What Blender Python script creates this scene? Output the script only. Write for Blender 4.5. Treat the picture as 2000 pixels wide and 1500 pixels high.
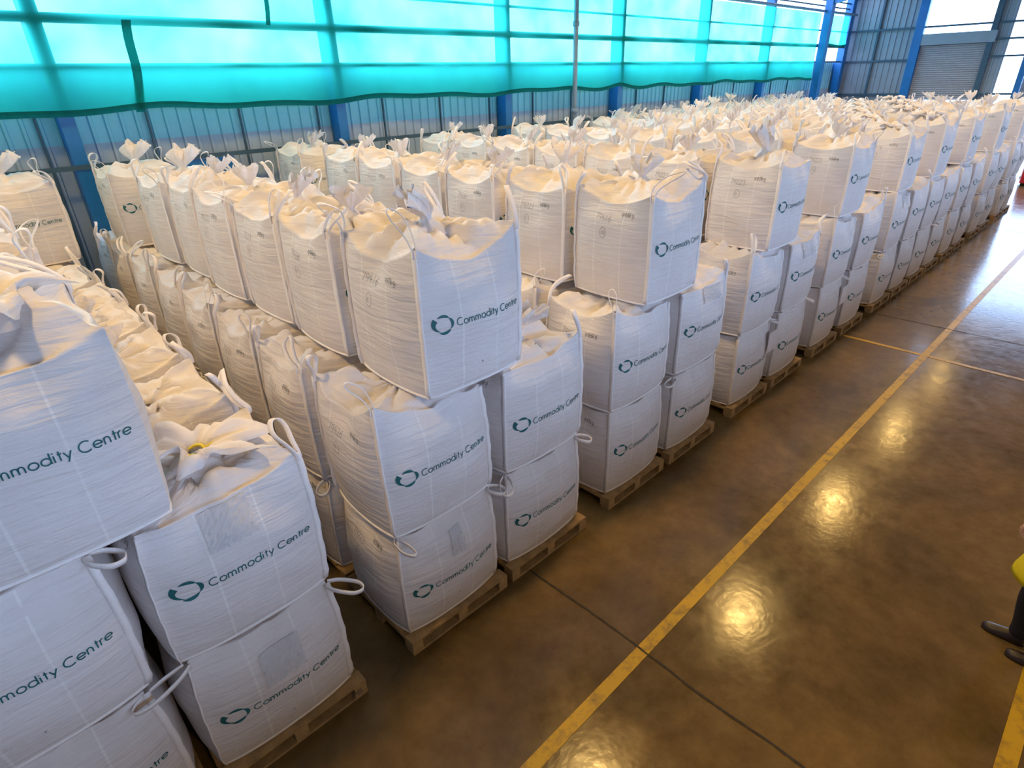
import bpy, bmesh, math, random
import numpy as np
from mathutils import Matrix, Vector

for o in list(bpy.data.objects):
    bpy.data.objects.remove(o)
S = bpy.context.scene
COL = S.collection

# ------------------------------------------------------------------ camera
cam_d = bpy.data.cameras.new('camera')
cam = bpy.data.objects.new('camera', cam_d)
COL.objects.link(cam)
R_ = ((0.7205, -0.6930, -0.0255), (-0.3359, -0.3166, -0.8871), (0.6067, 0.6477, -0.4609))
mw = Matrix.Identity(4)
for i in range(3):
    mw[i][0], mw[i][1], mw[i][2] = R_[0][i], -R_[1][i], -R_[2][i]
q = mw.to_3x3().to_quaternion().normalized()
cam.matrix_world = Matrix.Translation((0, 0, 4.2)) @ q.to_matrix().to_4x4()
cam_d.sensor_width = 36.0
cam_d.lens = 36.0 * 1143.06 / 2000.0
cam_d.clip_end = 300
S.camera = cam

# ------------------------------------------------------------------ exposure
S.view_settings.view_transform = 'Standard'
S.view_settings.look = 'None'
S.view_settings.gamma = 1.0
S.view_settings.exposure = -0.14
S.view_settings.use_curve_mapping = False
S.cycles.max_bounces = 8
S.cycles.diffuse_bounces = 4
S.cycles.transmission_bounces = 6
S.cycles.transparent_max_bounces = 12
S.cycles.sample_clamp_indirect = 6.0
S.cycles.caustics_reflective = False
S.cycles.caustics_refractive = False

# ------------------------------------------------------------------ daylight outside
W = bpy.data.worlds.new('daylight')
S.world = W
W.use_nodes = True
wn = W.node_tree
for n in list(wn.nodes):
    wn.nodes.remove(n)
wo = wn.nodes.new('ShaderNodeOutputWorld')
bg = wn.nodes.new('ShaderNodeBackground')
tc = wn.nodes.new('ShaderNodeTexCoord')
sp = wn.nodes.new('ShaderNodeSeparateXYZ')
rp = wn.nodes.new('ShaderNodeValToRGB')
rp.color_ramp.elements[0].position = 0.40
rp.color_ramp.elements[0].color = (0.26, 0.29, 0.30, 1)
rp.color_ramp.elements[1].position = 0.56
rp.color_ramp.elements[1].color = (0.44, 0.635, 1.0, 1)
ma = wn.nodes.new('ShaderNodeMath')
ma.operation = 'MULTIPLY_ADD'
ma.inputs[1].default_value = 0.5
ma.inputs[2].default_value = 0.5
wn.links.new(tc.outputs['Generated'], sp.inputs[0])
wn.links.new(sp.outputs['Z'], ma.inputs[0])
wn.links.new(ma.outputs[0], rp.inputs[0])
wn.links.new(rp.outputs[0], bg.inputs['Color'])
wn.links.new(bg.outputs[0], wo.inputs['Surface'])
SKY = 10.0
bg.inputs['Strength'].default_value = SKY

LAMP_W = 500.0
LAMP_COL = (1.0, 0.63, 0.20)

# ------------------------------------------------------------------ materials
def new_mat(name):
    m = bpy.data.materials.new(name)
    m.use_nodes = True
    nt = m.node_tree
    return m, nt, nt.nodes['Principled BSDF']

def N(nt, kind, **kw):
    n = nt.nodes.new(kind)
    for k, v in kw.items():
        if k in n.inputs.keys():
            n.inputs[k].default_value = v
        else:
            setattr(n, k, v)
    return n

def mat(name, col, rough=0.5, metal=0.0, noise=0.0, nscale=6.0, bump=0.0, bscale=40.0, spec=0.5):
    m, nt, p = new_mat(name)
    p.inputs['Base Color'].default_value = (*col, 1)
    p.inputs['Roughness'].default_value = rough
    p.inputs['Metallic'].default_value = metal
    p.inputs['Specular IOR Level'].default_value = spec
    t = N(nt, 'ShaderNodeTexCoord')
    if noise:
        n = N(nt, 'ShaderNodeTexNoise', Scale=nscale, Detail=6.0, Roughness=0.6)
        nt.links.new(t.outputs['Object'], n.inputs['Vector'])
        r = N(nt, 'ShaderNodeValToRGB')
        r.color_ramp.elements[0].position = 0.3
        r.color_ramp.elements[1].position = 0.7
        r.color_ramp.elements[0].color = (*[c * (1 - noise) for c in col], 1)
        r.color_ramp.elements[1].color = (*[min(1, c * (1 + noise)) for c in col], 1)
        nt.links.new(n.outputs['Fac'], r.inputs[0])
        nt.links.new(r.outputs[0], p.inputs['Base Color'])
    if bump:
        n2 = N(nt, 'ShaderNodeTexNoise', Scale=bscale, Detail=4.0)
        nt.links.new(t.outputs['Object'], n2.inputs['Vector'])
        b = N(nt, 'ShaderNodeBump', Strength=bump, Distance=0.02)
        nt.links.new(n2.outputs['Fac'], b.inputs['Height'])
        nt.links.new(b.outputs[0], p.inputs['Normal'])
    return m

def fabric_mat():
    m, nt, p = new_mat('woven_polypropylene')
    t = N(nt, 'ShaderNodeTexCoord')
    sx = N(nt, 'ShaderNodeSeparateXYZ')
    nt.links.new(t.outputs['Object'], sx.inputs[0])
    # faint sewn panel strips running up each face
    def strip(axis, at, wd):
        a = N(nt, 'ShaderNodeMath', operation='SUBTRACT')
        a.inputs[1].default_value = at
        nt.links.new(sx.outputs[axis], a.inputs[0])
        b = N(nt, 'ShaderNodeMath', operation='ABSOLUTE')
        nt.links.new(a.outputs[0], b.inputs[0])
        c = N(nt, 'ShaderNodeMath', operation='LESS_THAN')
        c.inputs[1].default_value = wd
        nt.links.new(b.outputs[0], c.inputs[0])
        return c
    acc = None
    for ax in ('X', 'Y'):
        for at, wd in ((-0.155, 0.007), (0.165, 0.006)):
            s = strip(ax, at, wd)
            if acc is None:
                acc = s
            else:
                k = N(nt, 'ShaderNodeMath', operation='MAXIMUM')
                nt.links.new(acc.outputs[0], k.inputs[0])
                nt.links.new(s.outputs[0], k.inputs[1])
                acc = k
    g = N(nt, 'ShaderNodeNewGeometry')
    sn = N(nt, 'ShaderNodeSeparateXYZ')
    nt.links.new(g.outputs['Normal'], sn.inputs[0])
    up = N(nt, 'ShaderNodeMath', operation='LESS_THAN')
    up.inputs[1].default_value = 0.45
    nt.links.new(sn.outputs['Z'], up.inputs[0])
    mm = N(nt, 'ShaderNodeMath', operation='MULTIPLY')
    nt.links.new(acc.outputs[0], mm.inputs[0])
    nt.links.new(up.outputs[0], mm.inputs[1])
    no = N(nt, 'ShaderNodeTexNoise', Scale=2.2, Detail=5.0, Roughness=0.6)
    nt.links.new(t.outputs['Object'], no.inputs['Vector'])
    r = N(nt, 'ShaderNodeValToRGB')
    r.color_ramp.elements[0].position = 0.32
    r.color_ramp.elements[1].position = 0.68
    r.color_ramp.elements[0].color = (0.77, 0.715, 0.70, 1)
    r.color_ramp.elements[1].color = (0.85, 0.80, 0.79, 1)
    nt.links.new(no.outputs['Fac'], r.inputs[0])
    mx = N(nt, 'ShaderNodeMixRGB', blend_type='MIX')
    mx.inputs[2].default_value = (0.89, 0.85, 0.83, 1)
    nt.links.new(mm.outputs[0], mx.inputs[0])
    nt.links.new(r.outputs[0], mx.inputs[1])
    # rare specks of dirt
    v = N(nt, 'ShaderNodeTexVoronoi', Scale=5.0)
    nt.links.new(t.outputs['Object'], v.inputs['Vector'])
    lt = N(nt, 'ShaderNodeMath', operation='LESS_THAN')
    lt.inputs[1].default_value = 0.045
    nt.links.new(v.outputs['Distance'], lt.inputs[0])
    sc = N(nt, 'ShaderNodeSeparateColor')
    nt.links.new(v.outputs['Color'], sc.inputs[0])
    lt2 = N(nt, 'ShaderNodeMath', operation='LESS_THAN')
    lt2.inputs[1].default_value = 0.11
    nt.links.new(sc.outputs[0], lt2.inputs[0])
    m3 = N(nt, 'ShaderNodeMath', operation='MULTIPLY')
    nt.links.new(lt.outputs[0], m3.inputs[0])
    nt.links.new(lt2.outputs[0], m3.inputs[1])
    m4 = N(nt, 'ShaderNodeMath', operation='MULTIPLY')
    m4.inputs[1].default_value = 0.75
    nt.links.new(m3.outputs[0], m4.inputs[0])
    mx2 = N(nt, 'ShaderNodeMixRGB', blend_type='MIX')
    mx2.inputs[2].default_value = (0.20, 0.13, 0.10, 1)
    nt.links.new(m4.outputs[0], mx2.inputs[0])
    nt.links.new(mx.outputs[0], mx2.inputs[1])
    nt.links.new(mx2.outputs[0], p.inputs['Base Color'])
    p.inputs['Roughness'].default_value = 0.52
    p.inputs['Specular IOR Level'].default_value = 0.35
    # slack creases: noise stretched sideways on the walls
    mp = N(nt, 'ShaderNodeMapping')
    mp.inputs['Scale'].default_value = (2.2, 2.2, 17.0)
    nt.links.new(t.outputs['Object'], mp.inputs['Vector'])
    nb = N(nt, 'ShaderNodeTexNoise', Scale=1.5, Detail=4.0, Roughness=0.55, Distortion=0.5)
    nt.links.new(mp.outputs[0], nb.inputs['Vector'])
    ns = N(nt, 'ShaderNodeTexNoise', Scale=3.4, Detail=5.0, Roughness=0.55, Distortion=0.6)
    ns.noise_type = 'RIDGED_MULTIFRACTAL'
    nt.links.new(t.outputs['Object'], ns.inputs['Vector'])
    # more crumpled on the top than on the taut walls
    tp = N(nt, 'ShaderNodeMapRange')
    tp.inputs['From Min'].default_value = 0.15
    tp.inputs['From Max'].default_value = 0.6
    tp.inputs['To Min'].default_value = 0.10
    tp.inputs['To Max'].default_value = 0.85
    nt.links.new(sn.outputs['Z'], tp.inputs['Value'])
    ad = N(nt, 'ShaderNodeMath', operation='MULTIPLY_ADD')
    nt.links.new(tp.outputs[0], ad.inputs[1])
    nt.links.new(ns.outputs['Fac'], ad.inputs[0])
    nt.links.new(nb.outputs['Fac'], ad.inputs[2])
    b = N(nt, 'ShaderNodeBump', Strength=0.46, Distance=0.04)
    nt.links.new(ad.outputs[0], b.inputs['Height'])
    nt.links.new(b.outputs[0], p.inputs['Normal'])
    # the cloth lets a little light through
    tr = N(nt, 'ShaderNodeBsdfTranslucent')
    tr.inputs['Color'].default_value = (0.85, 0.80, 0.72, 1)
    ms = N(nt, 'ShaderNodeMixShader')
    ms.inputs[0].default_value = 0.10
    out = nt.nodes['Material Output']
    nt.links.new(p.outputs[0], ms.inputs[1])
    nt.links.new(tr.outputs[0], ms.inputs[2])
    nt.links.new(ms.outputs[0], out.inputs['Surface'])
    return m

def floor_mat():
    m, nt, p = new_mat('polished_concrete')
    t = N(nt, 'ShaderNodeTexCoord')
    n1 = N(nt, 'ShaderNodeTexNoise', Scale=0.55, Detail=8.0, Roughness=0.62, Distortion=0.4)
    n2 = N(nt, 'ShaderNodeTexNoise', Scale=5.0, Detail=8.0, Roughness=0.7)
    n3 = N(nt, 'ShaderNodeTexNoise', Scale=1.6, Detail=10.0, Roughness=0.75, Distortion=1.2)
    for n in (n1, n2, n3):
        nt.links.new(t.outputs['Object'], n.inputs['Vector'])
    r1 = N(nt, 'ShaderNodeValToRGB')
    r1.color_ramp.elements[0].position = 0.38
    r1.color_ramp.elements[1].position = 0.63
    r1.color_ramp.elements[0].color = (0.118, 0.076, 0.030, 1)
    r1.color_ramp.elements[1].color = (0.240, 0.155, 0.062, 1)
    nt.links.new(n1.outputs['Fac'], r1.inputs[0])
    r2 = N(nt, 'ShaderNodeValToRGB')
    r2.color_ramp.elements[0].position = 0.28
    r2.color_ramp.elements[1].position = 0.62
    r2.color_ramp.elements[0].color = (0.70, 0.68, 0.64, 1)
    r2.color_ramp.elements[1].color = (1, 1, 1, 1)
    nt.links.new(n2.outputs['Fac'], r2.inputs[0])
    mu = N(nt, 'ShaderNodeMixRGB', blend_type='MULTIPLY')
    mu.inputs[0].default_value = 1.0
    nt.links.new(r1.outputs[0], mu.inputs[1])
    nt.links.new(r2.outputs[0], mu.inputs[2])
    # dark blotches of oil and tyre dirt
    r3 = N(nt, 'ShaderNodeValToRGB')
    r3.color_ramp.elements[0].position = 0.63
    r3.color_ramp.elements[1].position = 0.74
    r3.color_ramp.elements[0].color = (0, 0, 0, 1)
    r3.color_ramp.elements[1].color = (0.6, 0.6, 0.6, 1)
    nt.links.new(n3.outputs['Fac'], r3.inputs[0])
    mx = N(nt, 'ShaderNodeMixRGB', blend_type='MIX')
    mx.inputs[2].default_value = (0.075, 0.055, 0.042, 1)
    nt.links.new(r3.outputs[0], mx.inputs[0])
    nt.links.new(mu.outputs[0], mx.inputs[1])
    # specks of rubbish
    v = N(nt, 'ShaderNodeTexVoronoi', Scale=2.1)
    nt.links.new(t.outputs['Object'], v.inputs['Vector'])
    lt = N(nt, 'ShaderNodeMath', operation='LESS_THAN')
    lt.inputs[1].default_value = 0.014
    nt.links.new(v.outputs['Distance'], lt.inputs[0])
    m2 = N(nt, 'ShaderNodeMixRGB', blend_type='MIX')
    m2.inputs[2].default_value = (0.045, 0.03, 0.025, 1)
    nt.links.new(lt.outputs[0], m2.inputs[0])
    nt.links.new(mx.outputs[0], m2.inputs[1])
    nt.links.new(m2.outputs[0], p.inputs['Base Color'])
    rr = N(nt, 'ShaderNodeMapRange')
    rr.inputs['From Min'].default_value = 0.3
    rr.inputs['From Max'].default_value = 0.7
    rr.inputs['To Min'].default_value = 0.12
    rr.inputs['To Max'].default_value = 0.23
    nt.links.new(n2.outputs['Fac'], rr.inputs['Value'])
    nt.links.new(rr.outputs[0], p.inputs['Roughness'])
    p.inputs['Specular IOR Level'].default_value = 0.42
    n4 = N(nt, 'ShaderNodeTexNoise', Scale=14.0, Detail=5.0)
    nt.links.new(t.outputs['Object'], n4.inputs['Vector'])
    b = N(nt, 'ShaderNodeBump', Strength=0.10, Distance=0.012)
    nt.links.new(n4.outputs['Fac'], b.inputs['Height'])
    nt.links.new(b.outputs[0], p.inputs['Normal'])
    return m

def paint_mat():
    m, nt, p = new_mat('yellow_floor_paint')
    t = N(nt, 'ShaderNodeTexCoord')
    n = N(nt, 'ShaderNodeTexNoise', Scale=7.0, Detail=10.0, Roughness=0.72)
    nt.links.new(t.outputs['Object'], n.inputs['Vector'])
    r = N(nt, 'ShaderNodeValToRGB')
    r.color_ramp.elements[0].position = 0.33
    r.color_ramp.elements[1].position = 0.52
    r.color_ramp.elements[0].color = (0.25, 0.155, 0.035, 1)
    r.color_ramp.elements[1].color = (0.56, 0.34, 0.012, 1)
    nt.links.new(n.outputs['Fac'], r.inputs[0])
    nt.links.new(r.outputs[0], p.inputs['Base Color'])
    p.inputs['Roughness'].default_value = 0.42
    return m

def net_mat():
    m, nt, p = new_mat('green_shade_net')
    nt.nodes.remove(p)
    out = nt.nodes['Material Output']
    t = N(nt, 'ShaderNodeTexCoord')
    n = N(nt, 'ShaderNodeTexNoise', Scale=0.7, Detail=3.0)
    nt.links.new(t.outputs['Object'], n.inputs['Vector'])
    tl = N(nt, 'ShaderNodeBsdfTranslucent')
    tl.inputs['Color'].default_value = (0.045, 0.78, 0.60, 1)
    df = N(nt, 'ShaderNodeBsdfDiffuse')
    df.inputs['Color'].default_value = (0.01, 0.30, 0.21, 1)
    tp = N(nt, 'ShaderNodeBsdfTransparent')
    tp.inputs['Color'].default_value = (0.62, 1.0, 0.94, 1)
    a = N(nt, 'ShaderNodeMixShader')
    a.inputs[0].default_value = 0.28
    nt.links.new(tl.outputs[0], a.inputs[1])
    nt.links.new(df.outputs[0], a.inputs[2])
    mr = N(nt, 'ShaderNodeMapRange')
    mr.inputs['From Min'].default_value = 0.3
    mr.inputs['From Max'].default_value = 0.7
    mr.inputs['To Min'].default_value = 0.03
    mr.inputs['To Max'].default_value = 0.27
    nt.links.new(n.outputs['Fac'], mr.inputs['Value'])
    b = N(nt, 'ShaderNodeMixShader')
    nt.links.new(mr.outputs[0], b.inputs[0])
    nt.links.new(a.outputs[0], b.inputs[1])
    nt.links.new(tp.outputs[0], b.inputs[2])
    nt.links.new(b.outputs[0], out.inputs['Surface'])
    return m

def plastic_mat():
    m, nt, p = new_mat('clear_crinkled_plastic')
    nt.nodes.remove(p)
    out = nt.nodes['Material Output']
    t = N(nt, 'ShaderNodeTexCoord')
    n = N(nt, 'ShaderNodeTexNoise', Scale=26.0, Detail=5.0, Roughness=0.7, Distortion=1.0)
    nt.links.new(t.outputs['Object'], n.inputs['Vector'])
    b = N(nt, 'ShaderNodeBump', Strength=1.0, Distance=0.06)
    nt.links.new(n.outputs['Fac'], b.inputs['Height'])
    g = N(nt, 'ShaderNodeBsdfGlossy', Roughness=0.12)
    nt.links.new(b.outputs[0], g.inputs['Normal'])
    tp = N(nt, 'ShaderNodeBsdfTransparent')
    tp.inputs['Color'].default_value = (0.93, 0.93, 0.95, 1)
    d = N(nt, 'ShaderNodeBsdfDiffuse')
    d.inputs['Color'].default_value = (0.96, 0.95, 0.97, 1)
    a = N(nt, 'ShaderNodeMixShader')
    a.inputs[0].default_value = 0.5
    nt.links.new(tp.outputs[0], a.inputs[1])
    nt.links.new(d.outputs[0], a.inputs[2])
    c = N(nt, 'ShaderNodeMixShader')
    c.inputs[0].default_value = 0.20
    nt.links.new(a.outputs[0], c.inputs[1])
    nt.links.new(g.outputs[0], c.inputs[2])
    nt.links.new(c.outputs[0], out.inputs['Surface'])
    return m

def emit_mat(name, col, st):
    m, nt, p = new_mat(name)
    p.inputs['Emission Color'].default_value = (*col, 1)
    p.inputs['Emission Strength'].default_value = st
    p.inputs['Base Color'].default_value = (*col, 1)
    return m

FAB = fabric_mat()
WEB = mat('white_webbing', (0.90, 0.84, 0.82), 0.6, bump=0.3, bscale=120, noise=0.04)
INK = mat('teal_print_ink', (0.008, 0.125, 0.135), 0.55, noise=0.25, nscale=9)
PEN = mat('marker_ink', (0.13, 0.12, 0.13), 0.7, noise=0.4, nscale=30)
TIE = mat('yellow_tie_cord', (0.75, 0.62, 0.05), 0.5)
CARD = mat('grey_white_card', (0.74, 0.68, 0.67), 0.6, noise=0.05)
POUCH = plastic_mat()
FLOOR = floor_mat()
PAINT = paint_mat()
NET = net_mat()
HEM = mat('green_net_hem', (0.004, 0.12, 0.11), 0.8, noise=0.2, nscale=8, spec=0.1)
_nt = HEM.node_tree
_tl = N(_nt, 'ShaderNodeBsdfTranslucent')
_tl.inputs['Color'].default_value = (0.003, 0.20, 0.17, 1)
_ms = N(_nt, 'ShaderNodeMixShader')
_ms.inputs[0].default_value = 0.45
_nt.links.new(_nt.nodes['Principled BSDF'].outputs[0], _ms.inputs[1])
_nt.links.new(_tl.outputs[0], _ms.inputs[2])
_nt.links.new(_ms.outputs[0], _nt.nodes['Material Output'].inputs['Surface'])
WOOD = mat('pallet_wood', (0.42, 0.27, 0.13), 0.75, noise=0.28, nscale=9, bump=0.3, bscale=60)
BLUE = mat('blue_steel_paint', (0.004, 0.14, 0.40), 0.42, noise=0.12, nscale=3)
DARKST = mat('dark_blue_steel', (0.035, 0.085, 0.13), 0.5, noise=0.15, nscale=4)
GALV = mat('galvanised_pipe', (0.22, 0.30, 0.36), 0.45, 0.3, noise=0.12, nscale=6)
SHEETL = mat('grey_blue_cladding', (0.32, 0.42, 0.55), 0.5, noise=0.06, nscale=2)
SHEETU = mat('pale_blue_cladding', (0.22, 0.54, 0.68), 0.5, noise=0.06, nscale=2)
SHEETB = mat('grey_cladding', (0.25, 0.31, 0.36), 0.5, noise=0.08, nscale=2)
ROLL = mat('roller_slats', (0.40, 0.40, 0.43), 0.45, 0.1, noise=0.05)
ROOF = mat('roof_sheet', (0.30, 0.30, 0.30), 0.6, noise=0.06)
LAMPM = mat('lamp_housing', (0.25, 0.25, 0.26), 0.4, 0.6)
BULB = emit_mat('lamp_glow', LAMP_COL, 8.0)
HIVIS = mat('hi_vis_yellow', (0.80, 0.63, 0.008), 0.6, noise=0.08, nscale=12)
REFL = mat('reflective_band', (0.42, 0.40, 0.38), 0.3, 0.2)
TROU = mat('black_trousers', (0.012, 0.012, 0.016), 0.85, noise=0.2)
SHOE = mat('dark_leather', (0.035, 0.022, 0.022), 0.35, noise=0.2)
SKIN = mat('skin', (0.42, 0.22, 0.14), 0.5, noise=0.06)
HAIR = mat('dark_hair', (0.02, 0.015, 0.012), 0.6)
RED = mat('red_machine_paint', (0.55, 0.02, 0.03), 0.4)
RUBBER = mat('black_rubber', (0.015, 0.015, 0.018), 0.8)

# ------------------------------------------------------------------ mesh helpers
class MB:
    def __init__(self):
        self.v, self.f = [], []
    def add(self, vs, fs):
        o = len(self.v)
        self.v += [tuple(map(float, p)) for p in vs]
        self.f += [tuple(i + o for i in f) for f in fs]
        return self
    def box(self, lo, hi):
        x0, y0, z0 = lo
        x1, y1, z1 = hi
        return self.add([(x0, y0, z0), (x1, y0, z0), (x1, y1, z0), (x0, y1, z0), (x0, y0, z1), (x1, y0, z1), (x1, y1, z1), (x0, y1, z1)],
                        [(0, 3, 2, 1), (4, 5, 6, 7), (0, 1, 5, 4), (1, 2, 6, 5), (2, 3, 7, 6), (3, 0, 4, 7)])
    def grid(self, P, closed_u=False, closed_v=False):
        P = np.asarray(P)
        nu, nv = P.shape[:2]
        fs = []
        for i in range(nu if closed_u else nu - 1):
            for j in range(nv if closed_v else nv - 1):
                a, b = i, (i + 1) % nu
                c, d = j, (j + 1) % nv
                fs.append((a * nv + c, b * nv + c, b * nv + d, a * nv + d))
        return self.add(P.reshape(-1, 3), fs)
    def tube(self, pts, rad, n=10, caps=True, closed=False):
        pts = [Vector(p) for p in pts]
        m = len(pts)
        rads = rad if hasattr(rad, '__len__') else [rad] * m
        rings, up = [], None
        for i, p in enumerate(pts):
            if closed:
                t = pts[(i + 1) % m] - pts[i - 1]
            else:
                t = pts[min(i + 1, m - 1)] - pts[max(i - 1, 0)]
            t.normalize()
            if up is None:
                up = Vector((0, 0, 1)) if abs(t.z) < 0.9 else Vector((1, 0, 0))
            a = t.cross(up)
            if a.length < 1e-6:
                a = t.cross(Vector((0, 1, 0)))
            a.normalize()
            b = a.cross(t)
            up = b
            rings.append([p + (a * math.cos(2 * math.pi * k / n) + b * math.sin(2 * math.pi * k / n)) * rads[i] for k in range(n)])
        o = len(self.v)
        self.grid([[tuple(c) for c in r] for r in rings], closed_u=closed, closed_v=True)
        if caps and not closed:
            self.f.append(tuple(o + k for k in range(n))[::-1])
            self.f.append(tuple(o + (m - 1) * n + k for k in range(n)))
        return self
    def ribbon(self, pts, nrm, w, th=0.005):
        """flat band along pts; nrm: band width direction at each point"""
        pts = np.array(pts, float)
        nrm = np.array(nrm, float)
        nrm = nrm / (np.linalg.norm(nrm, axis=1, keepdims=True) + 1e-9)
        tan = np.gradient(pts, axis=0)
        tan /= np.linalg.norm(tan, axis=1, keepdims=True) + 1e-9
        th_d = np.cross(tan, nrm)
        th_d /= np.linalg.norm(th_d, axis=1, keepdims=True) + 1e-9
        h, k = w / 2, th / 2
        P = np.stack([pts + nrm * h + th_d * k, pts - nrm * h + th_d * k, pts - nrm * h - th_d * k, pts + nrm * h - th_d * k], 1)
        o = len(self.v)
        self.grid(P, closed_v=True)
        n = len(pts)
        self.f.append((o, o + 1, o + 2, o + 3))
        self.f.append((o + 4 * n - 4, o + 4 * n - 1, o + 4 * n - 2, o + 4 * n - 3))
        return self
    def mesh(self, name, material, smooth=False, fix=True):
        me = bpy.data.meshes.new(name)
        me.from_pydata(self.v, [], self.f)
        if fix:
            bm = bmesh.new()
            bm.from_mesh(me)
            bmesh.ops.recalc_face_normals(bm, faces=bm.faces)
            bm.to_mesh(me)
            bm.free()
        if material is not None:
            me.materials.append(material)
        if smooth:
            me.polygons.foreach_set('use_smooth', [True] * len(me.polygons))
        me.update()
        return me

def link(name, me, parent=None, loc=None, rot=None):
    o = bpy.data.objects.new(name, me)
    COL.objects.link(o)
    if parent is not None:
        o.parent = parent
    if loc is not None:
        o.location = loc
    if rot is not None:
        o.rotation_euler = rot
    return o

def tag(o, label=None, cat=None, group=None, kind=None):
    if label:
        o['label'] = label
    if cat:
        o['category'] = cat
    if group:
        o['group'] = group
    if kind:
        o['kind'] = kind
    return o

def struct(name, mb, m, smooth=False, fix=True):
    o = link(name, mb.mesh(name, m, smooth, fix))
    o['kind'] = 'structure'
    return o

def empty(name, loc, rotz=0):
    o = bpy.data.objects.new(name, None)
    COL.objects.link(o)
    o.empty_display_size = 0.2
    o.location = loc
    o.rotation_euler = (0, 0, rotz)
    return o

# ------------------------------------------------------------------ the building
XB, YL, YR, X0, ZR = 32.5, 11.9, -9.0, -6.0, 8.2
struct('floor', MB().box((X0, YR, -0.12), (XB + 0.3, YL + 0.3, 0.0)), FLOOR)
g = MB()
g.box((-60, -80, -0.40), (120, 90, -0.2))
go = struct('ground', g, mat('outdoor_yard', (0.42, 0.40, 0.36), 0.9, noise=0.1))

def ribbed(mb, a, b, z0, z1, inward, pitch=0.22, depth=0.035):
    """ribbed sheet from a to b (x, y), between two heights; ribs point along inward"""
    a, b, n = np.array(a, float), np.array(b, float), np.array(inward, float)
    L = np.linalg.norm(b - a)
    u = (b - a) / L
    prof = [(0.0, 0.0)]
    s = 0.0
    while s < L:
        for ds, d in ((0.02, 0), (0.035, depth), (0.075, depth), (0.09, 0), (pitch, 0)):
            if s + ds <= L:
                prof.append((s + ds, d))
        s += pitch
    prof.append((L, 0.0))
    lo = [(*(a + u * s + n * d), z0) for s, d in prof]
    hi = [(*(a + u * s + n * d), z1) for s, d in prof]
    mb.grid([lo, hi])
    # the outer skin, so that the sheet has a back
    t = n * -0.03
    mb.grid([[(*(a + t), z0), (*(b + t), z0)], [(*(a + t), z1), (*(b + t), z1)]])
    return mb

struct('wall_left', ribbed(MB(), (X0, YL), (XB, YL), 0.0, 3.47, (0, -1)), SHEETL, fix=False)
struct('wall_left_upper', ribbed(MB(), (X0, YL), (XB, YL), 3.47, 4.53, (0, -1)), SHEETU, fix=False)
wb = MB()
bk = (-1, 0)
ribbed(wb, (XB, YL), (XB, 8.75), 0, ZR, bk, 0.24)
ribbed(wb, (XB, 6.25), (XB, 5.62), 0, ZR, bk, 0.24)
ribbed(wb, (XB, 4.78), (XB, 4.35), 0, ZR, bk, 0.24)
ribbed(wb, (XB, 4.35), (XB, 0.4), 5.6, ZR, bk, 0.24)
ribbed(wb, (XB, 0.4), (XB, YR), 0, ZR, bk, 0.24)
struct('wall_back', wb, SHEETB, fix=False)
wr = MB()
wr.box((X0, YR - 0.25, 0), (XB, YR, 3.3))
wr.box((X0, YR - 0.25, 5.6), (XB, YR, ZR))
struct('wall_right', wr, SHEETB)
struct('unseen_light_blocker', MB().box((X0, -2.95, 0), (29.5, -2.75, 2.72)), mat('light_blocker_tan', (0.62, 0.55, 0.48), 0.8, noise=0.08))  # added unseen slab in place of bag rows opposite, shades floor and lower tiers
struct('wall_front', MB().box((X0 - 0.2, YR, 0), (X0, YL, ZR)), SHEETB)
struct('ceiling', MB().box((X0, YR, ZR), (XB, YL, ZR + 0.1)), ROOF)

# portals: the openings the daylight comes through
def portal(name, loc, rot, sx, sy):
    l = bpy.data.lights.new(name, 'AREA')
    l.shape = 'RECTANGLE'
    l.size, l.size_y = sx, sy
    l.cycles.is_portal = True
    o = bpy.data.objects.new(name, l)
    COL.objects.link(o)
    o.location, o.rotation_euler = loc, rot
portal('daylight_portal', ((X0 + XB) / 2, YR - 0.3, 4.45), (math.radians(90), 0, 0), XB - X0, 2.3)
portal('daylight_portal', (XB + 0.1, 2.4, 2.8), (math.radians(90), 0, math.radians(90)), 4.0, 5.6)
portal('daylight_portal', ((X0 + XB) / 2, YL + 0.2, 6.1), (math.radians(-90), 0, 0), XB - X0, 4.2)

# roller door half open, with its lintel and the posts beside it
rd = MB()
prof, z = [], 3.05
while z < 5.05:
    prof += [(XB - 0.02, z), (XB - 0.06, z + 0.03), (XB - 0.06, z + 0.05), (XB - 0.02, z + 0.08)]
    z += 0.08
rd.grid([[(x, 8.74, zz) for x, zz in prof], [(x, 6.26, zz) for x, zz in prof]])
rd.box((XB - 0.01, 6.26, 3.05), (XB + 0.02, 8.74, 5.05))
rd.box((XB - 0.07, 6.26, 2.98), (XB + 0.02, 8.74, 3.06))
struct('door_1', rd, ROLL)
struct('trim_1', MB().box((XB - 0.22, 6.05, 5.05), (XB + 0.05, 8.75, 5.46)), SHEETB)
struct('trim_2', MB().box((XB - 0.24, 8.62, 0), (XB - 0.02, 8.95, ZR)), BLUE)
struct('trim_3', MB().box((XB - 0.16, 6.1, 0), (XB - 0.02, 6.3, ZR)), DARKST)
struct('trim_4', MB().box((XB - 0.2, 4.78, 0), (XB - 0.02, 4.97, ZR)), BLUE)
tr = MB()
for (ya, yb), zs in (((8.95, YL), (3.2, 4.53, 5.72, 7.0)), ((4.97, 6.1), (3.2, 4.55, 5.15, 5.72)), ((6.1, 8.62), (5.72,))):
    for z in zs:
        tr.box((XB - 0.13, ya, z - 0.035), (XB - 0.05, yb, z + 0.035))
tr.box((XB - 0.12, 10.35, 0), (XB - 0.04, 10.43, ZR))
struct('trim_5', tr, DARKST)

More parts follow.
